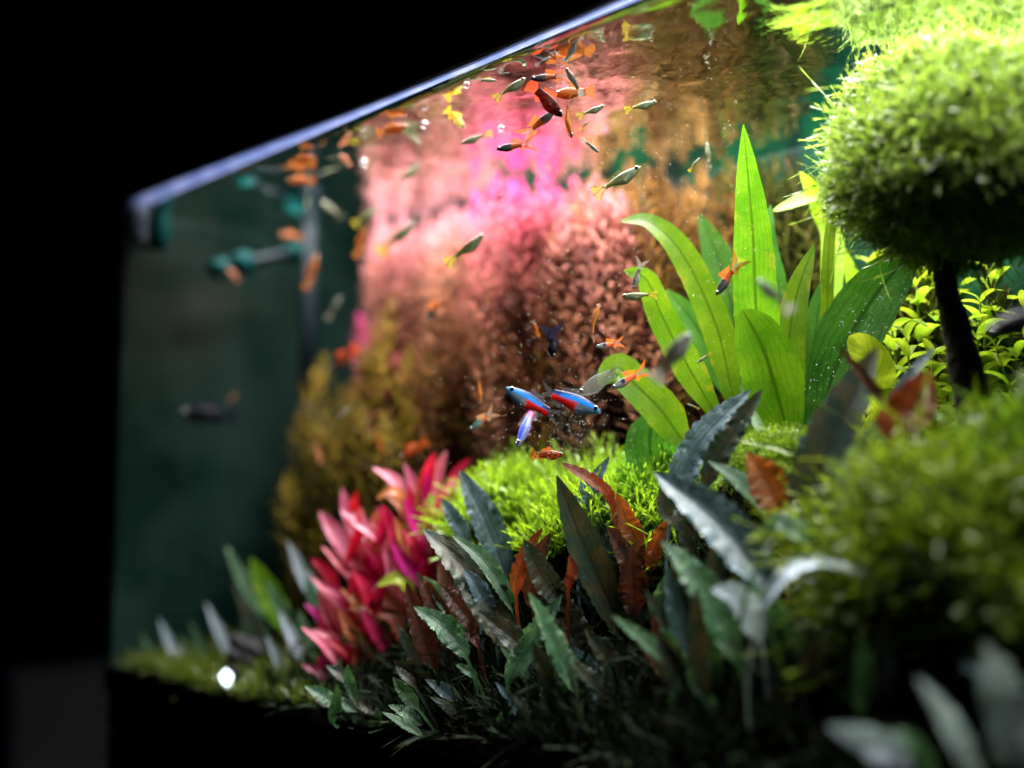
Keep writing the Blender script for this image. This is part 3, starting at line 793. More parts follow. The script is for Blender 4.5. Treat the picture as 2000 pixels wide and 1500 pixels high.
red_leaves3 = [
    ([(665, 1250), (640, 1200), (622, 1155)], 0.91, 32, "pinkl"), ([(660, 1330), (640, 1260), (622, 1200)], 0.905, 36, "red"),
    ([(640, 1340), (628, 1310), (622, 1280)], 0.905, 24, "magl"), ([(690, 1340), (665, 1280), (640, 1230)], 0.90, 34, "red"),
    ([(700, 1250), (660, 1215), (620, 1130)], 0.92, 30, "orl"), ([(720, 1290), (690, 1240), (660, 1190)], 0.89, 34, "orl"),
    ([(730, 1230), (700, 1180), (665, 1150)], 0.90, 34, "orl"), ([(760, 1280), (730, 1230), (705, 1190)], 0.88, 34, "red"),
    ([(720, 1340), (700, 1300), (700, 1250)], 0.885, 30, "orl"), ([(790, 1260), (770, 1215), (740, 1200)], 0.88, 32, "orl"),
    ([(660, 1370), (635, 1330), (610, 1300)], 0.91, 28, "red"),
]
r0 = root_at(850, 1250, 0.90); redplant("taller crimson plant with pink upper leaves against the bright green moss", r0, red_leaves, 700, (790, 900, 1000, 1170, 26))
r0 = root_at(740, 1270, 0.91); redplant("spreading crimson plant with dusty pink leaves leaning away from the moss", r0, red_leaves2, 740, (670, 790, 1060, 1220, 26))
r0 = root_at(690, 1370, 0.90); redplant("low crimson and copper leaves at the foot of the red plants", r0, red_leaves3, 780, (640, 800, 1200, 1360, 20))

# ------------------------------------------------------------------ moss fronds (numpy batch)
def fronds(bases, dirs, lengths, widths, col_lo, col_hi, r, pairs=6, curl=0.35, droop=None):
    """many moss shoots: a thin bent stem with paired leaflets; returns verts, tris, colours"""
    n = len(bases)
    d = dirs / np.linalg.norm(dirs, axis=1)[:, None]
    a = np.cross(d, r.normal(size=(n, 3))); a /= np.linalg.norm(a, axis=1)[:, None]
    b = np.cross(d, a)
    bend = (a * r.normal(0, 1, (n, 1)) + b * r.normal(0, 1, (n, 1))) * curl
    if droop is not None: bend = bend + np.array([0, 0, -droop])
    K = pairs
    fs = np.linspace(0, 1, K + 1)
    V = []; C = []; F = []
    nv = 0
    mixv = r.uniform(0, 1, (n, 1))
    spine = [bases + (d * f + bend * f * f) * lengths[:, None] for f in fs]
    for i in range(K):
        p0, p1 = spine[i], spine[i + 1]
        w = widths[:, None] * (1 - 0.75 * (fs[i])) * r.uniform(0.7, 1.2, (n, 1))
        t = p1 - p0; t /= np.linalg.norm(t, axis=1)[:, None] + 1e-9
        twist = r.uniform(-0.6, 0.6, (n, 1)) + i * 0.7
        side = a * np.cos(twist) + b * np.sin(twist)
        seg = np.linalg.norm(p1 - p0, axis=1)[:, None]
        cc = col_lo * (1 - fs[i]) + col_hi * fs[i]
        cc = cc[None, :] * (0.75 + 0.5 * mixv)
        for sg in (1, -1):
            v0 = p0; v1 = p0 + t * seg * 0.55 + side * w * 0.55 * sg
            v2 = p0 + t * seg * 1.35 + side * w * sg * 0.9; v3 = p0 + t * seg * 0.9
            V += [v0, v1, v2, v3]; C += [cc] * 4
            q = np.arange(n)
            F.append(np.stack([nv + q, nv + n + q, nv + 2 * n + q, nv + 3 * n + q], 1)); nv += 4 * n
    return np.concatenate(V), np.concatenate(F), np.concatenate(C)

M["moss"] = colmat("moss_shoots", 0.38, 0.55, 0.40, (1.5, 1.5, 0.8), nvar=0.1)
M["rotala"] = colmat("stem_foliage", 0.6, 0.2, 0.48, (1.2, 0.95, 1.0), nvar=0.1, nscale=120)

def dome_points(n, r, low=-0.2):
    u = r.normal(size=(n * 3, 3)); u /= np.linalg.norm(u, axis=1)[:, None]
    return u[u[:, 2] > low][:n]

def lump(u, seed, amp=0.12, k=4.0):
    rr_ = np.random.default_rng(seed)
    s = np.zeros(len(u))
    for _ in range(6):
        q = rr_.normal(size=3) * k
        s += np.sin(u @ q + rr_.uniform(0, 6.28))
    return 1 + amp * s / 3

def core_mesh(name, rad, seed, amp, low=-1.0, seg=28):
    V = []; F = []
    for i in range(seg + 1):
        th = math.pi * i / seg
        for j in range(seg):
            ph = 2 * math.pi * j / seg
            V.append((math.sin(th) * math.cos(ph), math.sin(th) * math.sin(ph), math.cos(th)))
    V = np.array(V); V = V * lump(V, seed, amp)[:, None] * np.array(rad)
    for i in range(seg):
        for j in range(seg):
            j2 = (j + 1) % seg
            F.append((i * seg + j, i * seg + j2, (i + 1) * seg + j2, (i + 1) * seg + j))
    return mesh(name, V, F)

M["mosscore"] = simple("light_block_core", (0.010, 0.022, 0.004), 0.9, 0.1, noise=0.5, nscale=200, bump=0.8)

def moss_ball(parent, centre, rad, n, ln, wd, lo, hi, seed, low=-1.0, upbias=0.3, part="shoots", amp=0.1, pairs=6, curl=0.35, spikes=0, droop=None):
    r = np.random.default_rng(seed)
    u = dome_points(n, r, low)
    ra = np.array(rad)
    base = u * lump(u, seed, amp)[:, None] * ra * r.uniform(0.82, 1.0, (len(u), 1))
    nrm = u / ra; nrm /= np.linalg.norm(nrm, axis=1)[:, None]
    d = nrm + r.normal(0, 0.45, (len(u), 3)) + np.array([0, 0, upbias])
    L = r.uniform(0.6, 1.2, len(u)) * ln
    if spikes:
        tc_ = np.array(CAM) - np.array(centre); tc_ /= np.linalg.norm(tc_)
        ok_ = np.where((u @ tc_) < 0.35)[0]
        k = r.choice(ok_, spikes, replace=False); L[k] *= r.uniform(1.3, 2.6, spikes) * np.where(r.uniform(0, 1, spikes) < 0.12, 1.5, 1.0)
        d[k] = nrm[k] + r.normal(0, 0.35, (spikes, 3))
    V, F, C = fronds(base, d, L, r.uniform(0.7, 1.3, len(u)) * wd, np.array(lo), np.array(hi), r, pairs, curl, droop)
    off = np.array(centre) - np.array(parent.location)
    o = put(part, mesh(part, V + off, F, True, None, C), parent, M["moss"])
    o["kind"] = "stuff"
    c = put("heart", core_mesh("heart", ra * 0.86, seed, amp), parent, M["mosscore"], loc=Vector(off))  # dark inner core added to block light through the shoots
    return o

# --- the moss tree -------------------------------------------------------------
mt_t = 0.695
mc = P(1882, 300, mt_t)
mr = 238 / FPX * mt_t
tb = P(1905, 850, mt_t); 
tree = thing("moss_tree", "round green moss ball crown on a dark driftwood trunk", "moss tree", (tb.x, tb.y, float(ground(tb.x, tb.y))))
tl = Vector(tree.location)
trunk_pts = [tl - Vector((0, 0, 0.01)), P(1912, 830, mt_t), P(1890, 740, mt_t), P(1868, 640, mt_t), P(1845, 540, mt_t), P(1850, 420, mt_t)]
c, L = catmull(trunk_pts, 26)
rad = np.interp(np.linspace(0, 1, 26), [0, 0.35, 0.6, 0.8, 1], [0.0135, 0.0115, 0.0085, 0.0062, 0.006]) * (1 + 0.06 * np.sin(np.arange(26) * 1.7))
put("trunk", tube_mesh("trunk", [Vector(p) - tl for p in c], rad, 14), tree, M["wood"])
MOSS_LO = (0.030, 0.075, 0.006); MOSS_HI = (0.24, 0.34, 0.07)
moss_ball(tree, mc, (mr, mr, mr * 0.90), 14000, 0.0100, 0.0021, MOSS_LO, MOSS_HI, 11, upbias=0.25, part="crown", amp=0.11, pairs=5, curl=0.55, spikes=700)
# thin twigs hanging under the crown
r = np.random.default_rng(12)
u = dome_points(500, r, -1); u = u[(u[:, 2] < -0.3)][:200]
bs = u * np.array([mr, mr, mr * 0.9]) * 0.95 + np.array(mc) - np.array(tl)
V, F, C = fronds(bs, u * 0.8 + r.normal(0, .6, u.shape) + np.array([-0.3, -0.2, 0.1]), r.uniform(0.010, 0.026, len(u)), np.full(len(u), 0.0011), np.array((0.03, 0.05, 0.01)), np.array((0.09, 0.12, 0.03)), r, 8, 0.5)
o = put("hanging_shoots", mesh("hanging_shoots", V, F, True, None, C), tree, M["moss"]); o["kind"] = "stuff"

# --- moss mounds ----------------------------------------------------------------
def mound(label, centre, rad, n, ln, wd, lo, hi, seed, **kw):
    loc = Vector((centre.x, centre.y, float(ground(centre.x, centre.y))))
    o = thing("moss_mound", label, "moss", loc, "moss mounds between the plants")
    moss_ball(o, centre, rad, n, ln, wd, lo, hi, seed, **kw)
    return o
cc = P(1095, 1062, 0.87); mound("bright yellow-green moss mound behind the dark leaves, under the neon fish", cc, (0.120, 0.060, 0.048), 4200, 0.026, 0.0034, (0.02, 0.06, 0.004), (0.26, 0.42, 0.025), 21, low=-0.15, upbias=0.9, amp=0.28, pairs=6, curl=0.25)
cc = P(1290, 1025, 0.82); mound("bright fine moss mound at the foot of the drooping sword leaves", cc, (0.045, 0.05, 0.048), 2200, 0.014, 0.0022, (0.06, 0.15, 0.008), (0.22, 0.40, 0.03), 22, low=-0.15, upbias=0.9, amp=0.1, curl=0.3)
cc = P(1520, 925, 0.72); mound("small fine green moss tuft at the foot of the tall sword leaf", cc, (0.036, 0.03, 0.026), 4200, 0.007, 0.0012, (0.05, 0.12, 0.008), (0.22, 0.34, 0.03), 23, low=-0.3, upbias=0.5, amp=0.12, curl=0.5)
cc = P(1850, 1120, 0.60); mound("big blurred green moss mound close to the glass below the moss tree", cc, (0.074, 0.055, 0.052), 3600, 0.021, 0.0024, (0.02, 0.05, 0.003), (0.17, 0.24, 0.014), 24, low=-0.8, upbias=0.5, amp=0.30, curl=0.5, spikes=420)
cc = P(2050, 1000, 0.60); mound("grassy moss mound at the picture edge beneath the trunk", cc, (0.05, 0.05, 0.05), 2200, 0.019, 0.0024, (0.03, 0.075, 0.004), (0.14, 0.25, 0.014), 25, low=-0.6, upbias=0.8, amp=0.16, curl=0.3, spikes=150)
# low carpet at the far end by the glass
r = np.random.default_rng(31)
bx_ = r.uniform(X_LEFT + 0.01, -0.74, 5200); by_ = 0.006 + 0.10 * r.uniform(0, 1, 5200) ** 1.6
bs = np.stack([bx_, by_, ground(bx_, by_)], 1)
V, F, C = fronds(bs, r.normal(0, 0.35, bs.shape) + np.array([0, -0.1, 1.0]), r.uniform(0.008, 0.020, len(bs)), np.full(len(bs), 0.0026), np.array((0.02, 0.035, 0.003)), np.array((0.10, 0.14, 0.012)), r, 5, 0.3)
tag(put("carpet_moss", mesh("carpet_moss", V, F, True, None, C), None, M["moss"]), "low yellow-green moss carpet at the far end along the glass", "moss", kind="stuff")

# dark undergrowth of tiny leaves, added to put shade over the soil in near-black
r = np.random.default_rng(32)
bx_ = r.uniform(-0.82, -0.05, 5200); by_ = 0.004 + 0.13 * r.uniform(0, 1, 5200)
bs = np.stack([bx_, by_, ground(bx_, by_)], 1)
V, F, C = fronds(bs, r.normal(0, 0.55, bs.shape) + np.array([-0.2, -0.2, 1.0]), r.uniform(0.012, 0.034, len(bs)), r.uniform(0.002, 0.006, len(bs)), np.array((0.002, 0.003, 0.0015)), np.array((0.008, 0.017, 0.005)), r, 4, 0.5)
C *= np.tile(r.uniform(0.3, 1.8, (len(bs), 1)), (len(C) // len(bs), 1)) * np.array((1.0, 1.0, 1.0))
tag(put("shade_undergrowth", mesh("shade_undergrowth", V, F, True, None, C), None, colmat("shade_toned_undergrowth", 0.7, 0.08, 0.2, nvar=0.1)), "dark tangled low growth standing in for shade over the soil", "shade_undergrowth", kind="stuff")

# ------------------------------------------------------------------ pink and golden stem plants at the back
def whorl_stem(L, palette, r, leafL, leafW, spacing, dx, dy):
    """stem polyline + foliage in local coordinates, base at origin"""
    wv = r.normal(0, 0.006, 4)
    pts = [(0, 0, 0), (dx * 0.25 + wv[0], dy * 0.25 + wv[1], L * 0.35), (dx * 0.65 + wv[2], dy * 0.65 + wv[3], L * 0.7), (dx, dy, L)]
    c, LL = catmull(pts, 14)
    k = int(LL / spacing)
    V = []; F = []; C = []
    pal = np.array(palette, float) * (r.uniform(0.38, 0.95) if palette is not PAL["magenta"] else r.uniform(0.5, 0.95))
    for i in range(k):
        f = 1 - (i + 0.15) / k
        if f < 0.25 and r.uniform() < 0.4: continue
        q = np.array([np.interp(f * 13, range(14), c[:, a]) for a in range(3)])
        grow = min(1.0, 0.42 + i * 0.15)
        nl = 8
        a0 = r.uniform(0, 6.28)
        hcol = np.array([np.interp(f, [0.0, 0.55, 0.86, 1.0], pal[:, ch]) for ch in range(3)])
        for m_ in range(nl):
            a = a0 + m_ * 6.283 / nl + r.uniform(-.25, .25)
            el = np.clip(1.25 - i * 0.13, 0.45, 1.3) + r.uniform(-.35, .3)
            d = np.array([math.cos(a) * math.cos(el), math.sin(a) * math.cos(el), math.sin(el)])
            s_ = np.array([-math.sin(a), math.cos(a), 0.0])
            nrm = np.cross(d, s_)
            l = leafL * grow * r.uniform(0.75, 1.15); w = leafW * grow * r.uniform(0.8, 1.2)
            o = len(V)
            mid = q + d * l * 0.5 - nrm * l * 0.06
            tip = q + d * l + np.array([0, 0, -0.12 * l])
            V += [q, mid + s_ * w / 2, mid - s_ * w / 2, q + d * l * 0.82 + s_ * w * 0.33, q + d * l * 0.82 - s_ * w * 0.33, tip]
            F += [(o, o + 1, o + 2), (o + 1, o + 3, o + 4), (o + 1, o + 4, o + 2), (o + 3, o + 5, o + 4)]
            cc_ = np.clip(hcol * r.uniform(0.75, 1.25), 0, 0.9)
            C += [cc_] * 6
    return c, np.array(V), np.array(F), np.array(C)

M["rstem"] = simple("reddish_stem", (0.12, 0.05, 0.03), 0.6, 0.3)
PAL = {
    "magenta": [(0.08, 0.045, 0.02), (0.22, 0.10, 0.055), (0.52, 0.14, 0.17), (0.68, 0.08, 0.33)],
    "rose": [(0.08, 0.045, 0.015), (0.34, 0.17, 0.085), (0.60, 0.29, 0.23), (0.70, 0.33, 0.37)],
    "peach": [(0.07, 0.045, 0.012), (0.24, 0.13, 0.045), (0.48, 0.24, 0.13), (0.60, 0.29, 0.24)],
    "gold": [(0.06, 0.042, 0.010), (0.18, 0.115, 0.022), (0.23, 0.135, 0.035), (0.27, 0.16, 0.045)],
    "olive": [(0.05, 0.05, 0.008), (0.12, 0.105, 0.014), (0.20, 0.165, 0.02), (0.25, 0.20, 0.03)],
    "dark": [(0.02, 0.03, 0.006), (0.045, 0.06, 0.010), (0.07, 0.09, 0.015), (0.09, 0.12, 0.02)],
    "brown": [(0.06, 0.025, 0.012), (0.13, 0.05, 0.03), (0.20, 0.08, 0.05), (0.28, 0.10, 0.08)],
}
clumps = [  # label, palette, list of (px top, py top, t), spread px, stems
    ("vivid magenta feathery stems reaching nearest to the water surface", "magenta", [(955, 300), (1000, 265), (1045, 255), (1090, 285), (1025, 310), (975, 330), (1065, 320)], 0.98),
    ("pale pink and peach feathery stems at the heart of the bright mass", "rose", [(850, 350), (880, 320), (905, 360), (930, 335), (870, 395), (915, 400), (955, 385), (985, 375)], 1.08),
    ("dusty rose feathery stems fringing the mass beside the dark green corner", "rose", [(760, 340), (785, 300), (815, 350), (750, 430), (790, 420), (825, 430), (770, 500)], 1.12),
    ("pink fan tipped stems in front of the drooping sword leaves", "rose", [(1150, 410), (1190, 425), (1165, 455), (1215, 460), (1125, 440)], 0.90),
    ("tall golden brown feathery stems behind the drooping sword leaves", "gold", [(1180, 285), (1230, 270), (1280, 265), (1330, 290), (1380, 280), (1250, 330), (1310, 340), (1420, 320), (1205, 350)], 0.94),
    ("salmon feathery stems in front of the pale pink ones", "peach", [(830, 520), (870, 490), (910, 510), (950, 480), (990, 500), (1030, 470), (1075, 480), (890, 560), (1010, 560)], 0.96),
    ("peach feathery stems between the magenta and golden ones", "peach", [(1100, 370), (1130, 350), (1160, 375), (1080, 400), (1050, 390), (1120, 420)], 0.98),
    ("brown and gold feathery stems behind the neon fish", "gold", [(930, 650), (960, 620), (1000, 640), (860, 640), (830, 680), (890, 670), (1040, 650), (980, 700), (910, 730)], 0.93),
    ("dark maroon feathery stems behind the orange guppies", "brown", [(1090, 560), (1130, 540), (1170, 570), (1210, 560), (1250, 590), (1070, 620), (1150, 640), (1200, 650), (1280, 640)], 0.92),
    ("olive gold feathery stems behind the crimson plants", "olive", [(740, 700), (775, 680), (810, 720), (850, 740), (790, 780), (720, 760), (870, 800), (760, 820)], 1.03),
    ("mossy yellow feathery stems beside the dark pipe", "olive", [(600, 800), (640, 770), (665, 750), (690, 730), (710, 720), (650, 830), (690, 800), (625, 860), (730, 760), (655, 900), (585, 930)], 1.06),
    ("dim green feathery stems behind the tallest sword leaf", "dark", [(1440, 360), (1490, 330), (1540, 350), (1590, 380), (1640, 400)], 0.95),
    ("dim green feathery stems behind the pale stem plants and trunk", "dark", [(1690, 560), (1740, 560), (1800, 580), (1850, 570), (1910, 570), (1960, 580), (2010, 570)], 0.87),
    ("single rose tipped stems standing out of the olive ones", "magenta", [(712, 678), (728, 700)], 1.05),
]
sr_ = np.random.default_rng(55)
for lab, pal, tops, t in clumps:
    tp = []
    for x, y in tops:
        for _ in range(2 if pal != "rose" else 3):
            x2, y2 = x + sr_.normal(0, 22), y + sr_.normal(0, 48)
            d_ = ray(x2, y2)
            tp.append(P(x2, y2, max(t + sr_.uniform(-0.03, 0.06), ((sr_.uniform(0.10, 0.16) if pal == "olive" else sr_.uniform(0.145, 0.175) if pal == "magenta" else sr_.uniform(0.155, 0.235)) - CAM.y) / d_.y)))
    for p in tp:
        p.y = min(max(p.y, 0.03), Y_BACK - 0.015); p.z = min(p.z, WATER_Z - 0.012)
        p.x = max(p.x, X_LEFT + 0.02)
    cxm = sum((p.x for p in tp)) / len(tp); cym = sum((p.y for p in tp)) / len(tp)
    loc = Vector((cxm, cym, float(ground(cxm, cym))))
    o = thing("feathery_plant", lab, "aquatic plant", loc, "feathery stem plants along the back")
    for p in tp:
        bxp = max(p.x + sr_.normal(0.015, 0.035), X_LEFT + 0.02); byp = min(max(p.y + sr_.normal(0, 0.015), 0.02), Y_BACK - 0.01)
        bz = float(ground(bxp, byp))
        c, V, F, C = whorl_stem(max(0.04, p.z - bz), PAL[pal], sr_, 0.022, 0.0033, 0.0068, p.x - bxp, p.y - byp)
        off = Vector((bxp, byp, bz)) - loc
        st = put("stem", tube_mesh("stem", [Vector(q) for q in c], np.linspace(0.0014, 0.0006, 14), 5), o, M["rstem"], off)
        fo = put("foliage", mesh("foliage", V, F, True, None, C), st, M["rotala"]); fo["kind"] = "stuff"

# ------------------------------------------------------------------ fittings in the far corner
ip = thing("intake_pipe", "dark vertical filter pipe in the far back corner", "pipe")
a_ = P(604, 470, 1.19); b_ = P(598, 800, 1.19)
top_ = Vector((a_.x, a_.y, WATER_Z + 0.03)); bot_ = Vector((a_.x, a_.y, b_.z - 0.02))
ip.location = bot_
put("tube", tube_mesh("tube", [Vector((0, 0, 0)), (top_ - bot_) * 0.5, top_ - bot_], 0.0085, 16), ip, M["pipe"])
put("strainer", tube_mesh("strainer", [Vector((0, 0, -0.012)), Vector((0, 0, -0.001)), Vector((0, 0, 0.02)), Vector((0, 0, 0.024))], [0.009, 0.0115, 0.0115, 0.0095], 16), ip, M["pipe"])
dc = thing("drop_checker", "small teal glass tube hanging on the end wall by the waterline", "drop checker")
d0 = P(312, 432, 1.12); dc.location = d0
put("bulb", tube_mesh("bulb", [Vector((0, 0, z)) for z in np.linspace(-0.030, 0.028, 12)], [0.003, 0.007, 0.0092, 0.010, 0.0102, 0.0098, 0.0088, 0.0085, 0.0085, 0.0085, 0.0085, 0.008], 14), dc, M["teal"])
put("hanger", tube_mesh("hanger", [Vector((-0.006, -0.006, -0.026)), Vector((-0.016, -0.012, -0.02)), Vector((-0.019, -0.012, 0.0)), Vector((-0.018, -0.012, 0.03))], [0.004, 0.006, 0.007, 0.006], 10), dc, M["white"])
dfs = thing("waterline_smear", "teal hose of waterline light, built as a level rod along the end wall", "smear")
h0 = P(425, 524, 1.12); h1 = P(582, 492, 1.19)  # blue-green light at the waterline, built as a rod with teal blobs
dfs.location = h0
put("smear", tube_mesh("smear", [Vector((0, 0, 0)), (h1 - h0) * 0.5, h1 - h0], 0.0055, 10), dfs, M["pipe"])
for f_, rr2 in ((0.02, 0.009), (0.28, 0.0115), (0.96, 0.010)):
    q = (h1 - h0) * f_
    d = (h1 - h0).normalized()
    put("smear_blob", tube_mesh("smear_blob", [q - d * 0.010, q - d * 0.008, q + d * 0.008, q + d * 0.010], [rr2 * 0.7, rr2, rr2, rr2 * 0.7], 14), dfs, M["teal"])
sl = thing("reflection_glow", "bright reflection by the glass, made as a small glowing lens", "reflection")
s0 = onY(445, 1325, 0.004)
sl.location = s0
wl, wnt, wout = newmat("white_glow"); wg = N(wnt)
we = wg("Emission", {"Color": (0.8, 0.95, 1.0), "Strength": 5.0}); wnt.links.new(we.outputs[0], wout.inputs[0])
put("lens", core_mesh("lens", (0.0085, 0.003, 0.0060), 5, 0.3, seg=16), sl, wl)  # glowing shape added in place of a bright reflection
put("glow_backing", tube_mesh("glow_backing", [Vector((0, 0.001, 0)), Vector((0, 0.008, 0))], 0.0095, 14), sl, M["black"])
st_ = thing("dark_rock", "dark rounded rock among the far leaves above the white glow", "rock")
s1 = P(478, 1285, 1.0); st_.location = s1
put("rock", core_mesh("rock", (0.017, 0.014, 0.019), 9, 0.35, seg=20), st_, M["stone"])

# ------------------------------------------------------------------ fish
M["fish"] = colmat("fish_skin", 0.35, 0.45, 0.42, (1.3, 1.3, 1.2), bump=0.15, nscale=14.0, nvar=0.35)
M["neon"] = colmat("neon_fish_skin", 0.35, 0.35, 0.38, (1, 1, 1), bump=0.08, nscale=30.0, nvar=0.12)
M["fin"] = colmat("fish_fin", 0.4, 0.3, 0.45, (1.2, 1.2, 1.2), alpha=0.28, nscale=20, nvar=0.3)
M["clearfin"] = colmat("clear_fish_fin", 0.35, 0.5, 0.3, (1, 1, 1), alpha=0.86, nscale=20, nvar=0.1)
M["clearfish"] = colmat("translucent_fish_skin", 0.3, 0.5, 0.3, (1, 1, 1), alpha=0.55, nscale=26, nvar=0.4)
M["eye"] = simple("fish_eye", (0.004, 0.004, 0.005), 0.12, 0.8)
M["eyering"] = simple("fish_eye_ring", (0.45, 0.45, 0.40), 0.25, 0.8, 0.6)

SHAPES = {  # body length share, top height, belly depth, width, tail kind, tail half height, dorsal height
    "neon": (0.78, 0.125, 0.145, 0.075, "fork", 0.14, 0.11),
    "female": (0.74, 0.078, 0.125, 0.085, "fan", 0.165, 0.09),
    "male": (0.62, 0.085, 0.100, 0.06, "vee", 0.23, 0.14),
    "slim": (0.74, 0.082, 0.092, 0.085, "fan", 0.12, 0.06),
    "platy": (0.76, 0.135, 0.155, 0.085, "fan", 0.20, 0.14),
    "clear": (0.74, 0.13, 0.14, 0.06, "fork", 0.16, 0.12),
    "black": (0.52, 0.13, 0.13, 0.10, "vee", 0.40, 0.06),
}
def fish_color(pal, s, z, r):
    """s 0 nose .. 1 tail root, z -1 belly .. 1 back"""
    def m(a, b, f): return np.array(a) * (1 - f) + np.array(b) * f
    j = r.uniform(0.88, 1.12)
    if pal == "neon":
        c = m((0.14, 0.22, 0.25), (0.008, 0.018, 0.07), float(smooth(-0.1, 0.45, z)))
        if z < 0.12: c = m(c, (0.80, 0.02, 0.008), float(smooth(0.44, 0.54, s)) * float(1 - smooth(-0.05, 0.12, z)))
        c = m(c, (0.0, 0.26, 0.90), float(smooth(-0.06, 0.14, z) * (1 - smooth(0.48, 0.66, z))) * (1 if s < 0.85 else 0.2))
        if s < 0.14: c = m(c, (0.05, 0.28, 0.42), 0.6)
        return c * j
    if pal == "neon_violet":
        c = m((0.22, 0.22, 0.42), (0.16, 0.16, 0.34), float(smooth(0, 0.9, z)))
        c = m(c, (0.015, 0.09, 0.95), float(smooth(-0.1, 0.15, z) * (1 - smooth(0.6, 0.85, z))))
        if s > 0.8: c = m(c, (0.7, 0.08, 0.15), 0.7)
        return c * j
    if pal == "olive":
        c = m((0.25, 0.28, 0.17), (0.10, 0.115, 0.045), float(smooth(-0.4, 0.6, z)))
        if math.sin(s * 60) * math.sin(z * 14 + s * 30) > 0.45: c = c * 0.7
        if 0.3 < s < 0.55 and z < -0.2: c = m(c, (0.15, 0.24, 0.23), 0.7)
        return m(c, (0.20, 0.19, 0.05), float(smooth(0.6, 1, s))) * j
    if pal == "grey":
        c = m((0.26, 0.28, 0.26), (0.10, 0.11, 0.10), float(smooth(-0.3, 0.7, z)))
        return m(c, (0.20, 0.17, 0.10), float(smooth(0.65, 1, s))) * j
    if pal == "pale":
        return m((0.34, 0.35, 0.26), (0.20, 0.20, 0.13), float(smooth(-0.3, 0.7, z))) * j
    if pal == "yellow":
        return m((0.85, 0.80, 0.42), (0.75, 0.55, 0.03), float(smooth(0.35, 0.9, s))) * j
    if pal == "orange":
        return m((0.44, 0.17, 0.045), (0.36, 0.10, 0.015), float(smooth(-0.3, 0.7, z))) * j
    if pal == "salmon":
        return m((0.55, 0.26, 0.16), (0.48, 0.17, 0.08), float(smooth(-0.3, 0.7, z))) * j
    if pal == "amber":
        c = m((0.55, 0.26, 0.06), (0.42, 0.18, 0.04), float(smooth(-0.3, 0.7, z)))
        return m(c, (0.10, 0.05, 0.03), float(1 - smooth(0.02, 0.14, s))) * j
    if pal == "redspot":
        c = m((0.48, 0.10, 0.02), (0.30, 0.05, 0.012), float(smooth(-0.3, 0.7, z)))
        band = (math.sin(s * 26 + z * 3) + math.sin(z * 9 + s * 7)) > 0.55
        return (m(c, (0.012, 0.010, 0.012), 0.85) if band else c) * j
    if pal == "rednose":
        c = m((0.30, 0.06, 0.02), (0.16, 0.03, 0.015), float(smooth(-0.3, 0.7, z)))
        if math.sin(s * 33 + z * 4) + math.sin(z * 11 - s * 9) > 0.8: c = c * 0.3
        return m((0.05, 0.02, 0.03), c, float(smooth(0.05, 0.4, s))) * j
    if pal == "endler":
        c = m((0.34, 0.38, 0.38), (0.14, 0.16, 0.16), float(smooth(-0.2, 0.8, z)))
        if 0.42 < s < 0.56 and z > -0.3: c = np.array((0.02, 0.03, 0.06))
        if s > 0.6: c = m(c, (0.75, 0.16, 0.02), 0.85)
        return c * j
    if pal == "bluegreen":
        c = m((0.30, 0.36, 0.36), (0.05, 0.16, 0.14), float(smooth(-0.2, 0.5, z)))
        if s > 0.75: c = m(c, (0.7, 0.2, 0.04), 0.7)
        return c * j
    if pal == "darkor":
        c = m((0.09, 0.09, 0.09), (0.03, 0.03, 0.035), float(smooth(-0.3, 0.7, z)))
        if s > 0.62: c = m(c, (0.42, 0.11, 0.02), 0.85)
        return c * j
    if pal == "black":
        return np.array((0.010, 0.011, 0.018)) * j
    if pal == "glass":
        return np.array((0.20, 0.21, 0.17)) * j
    return np.array((0.3, 0.3, 0.3)) * j

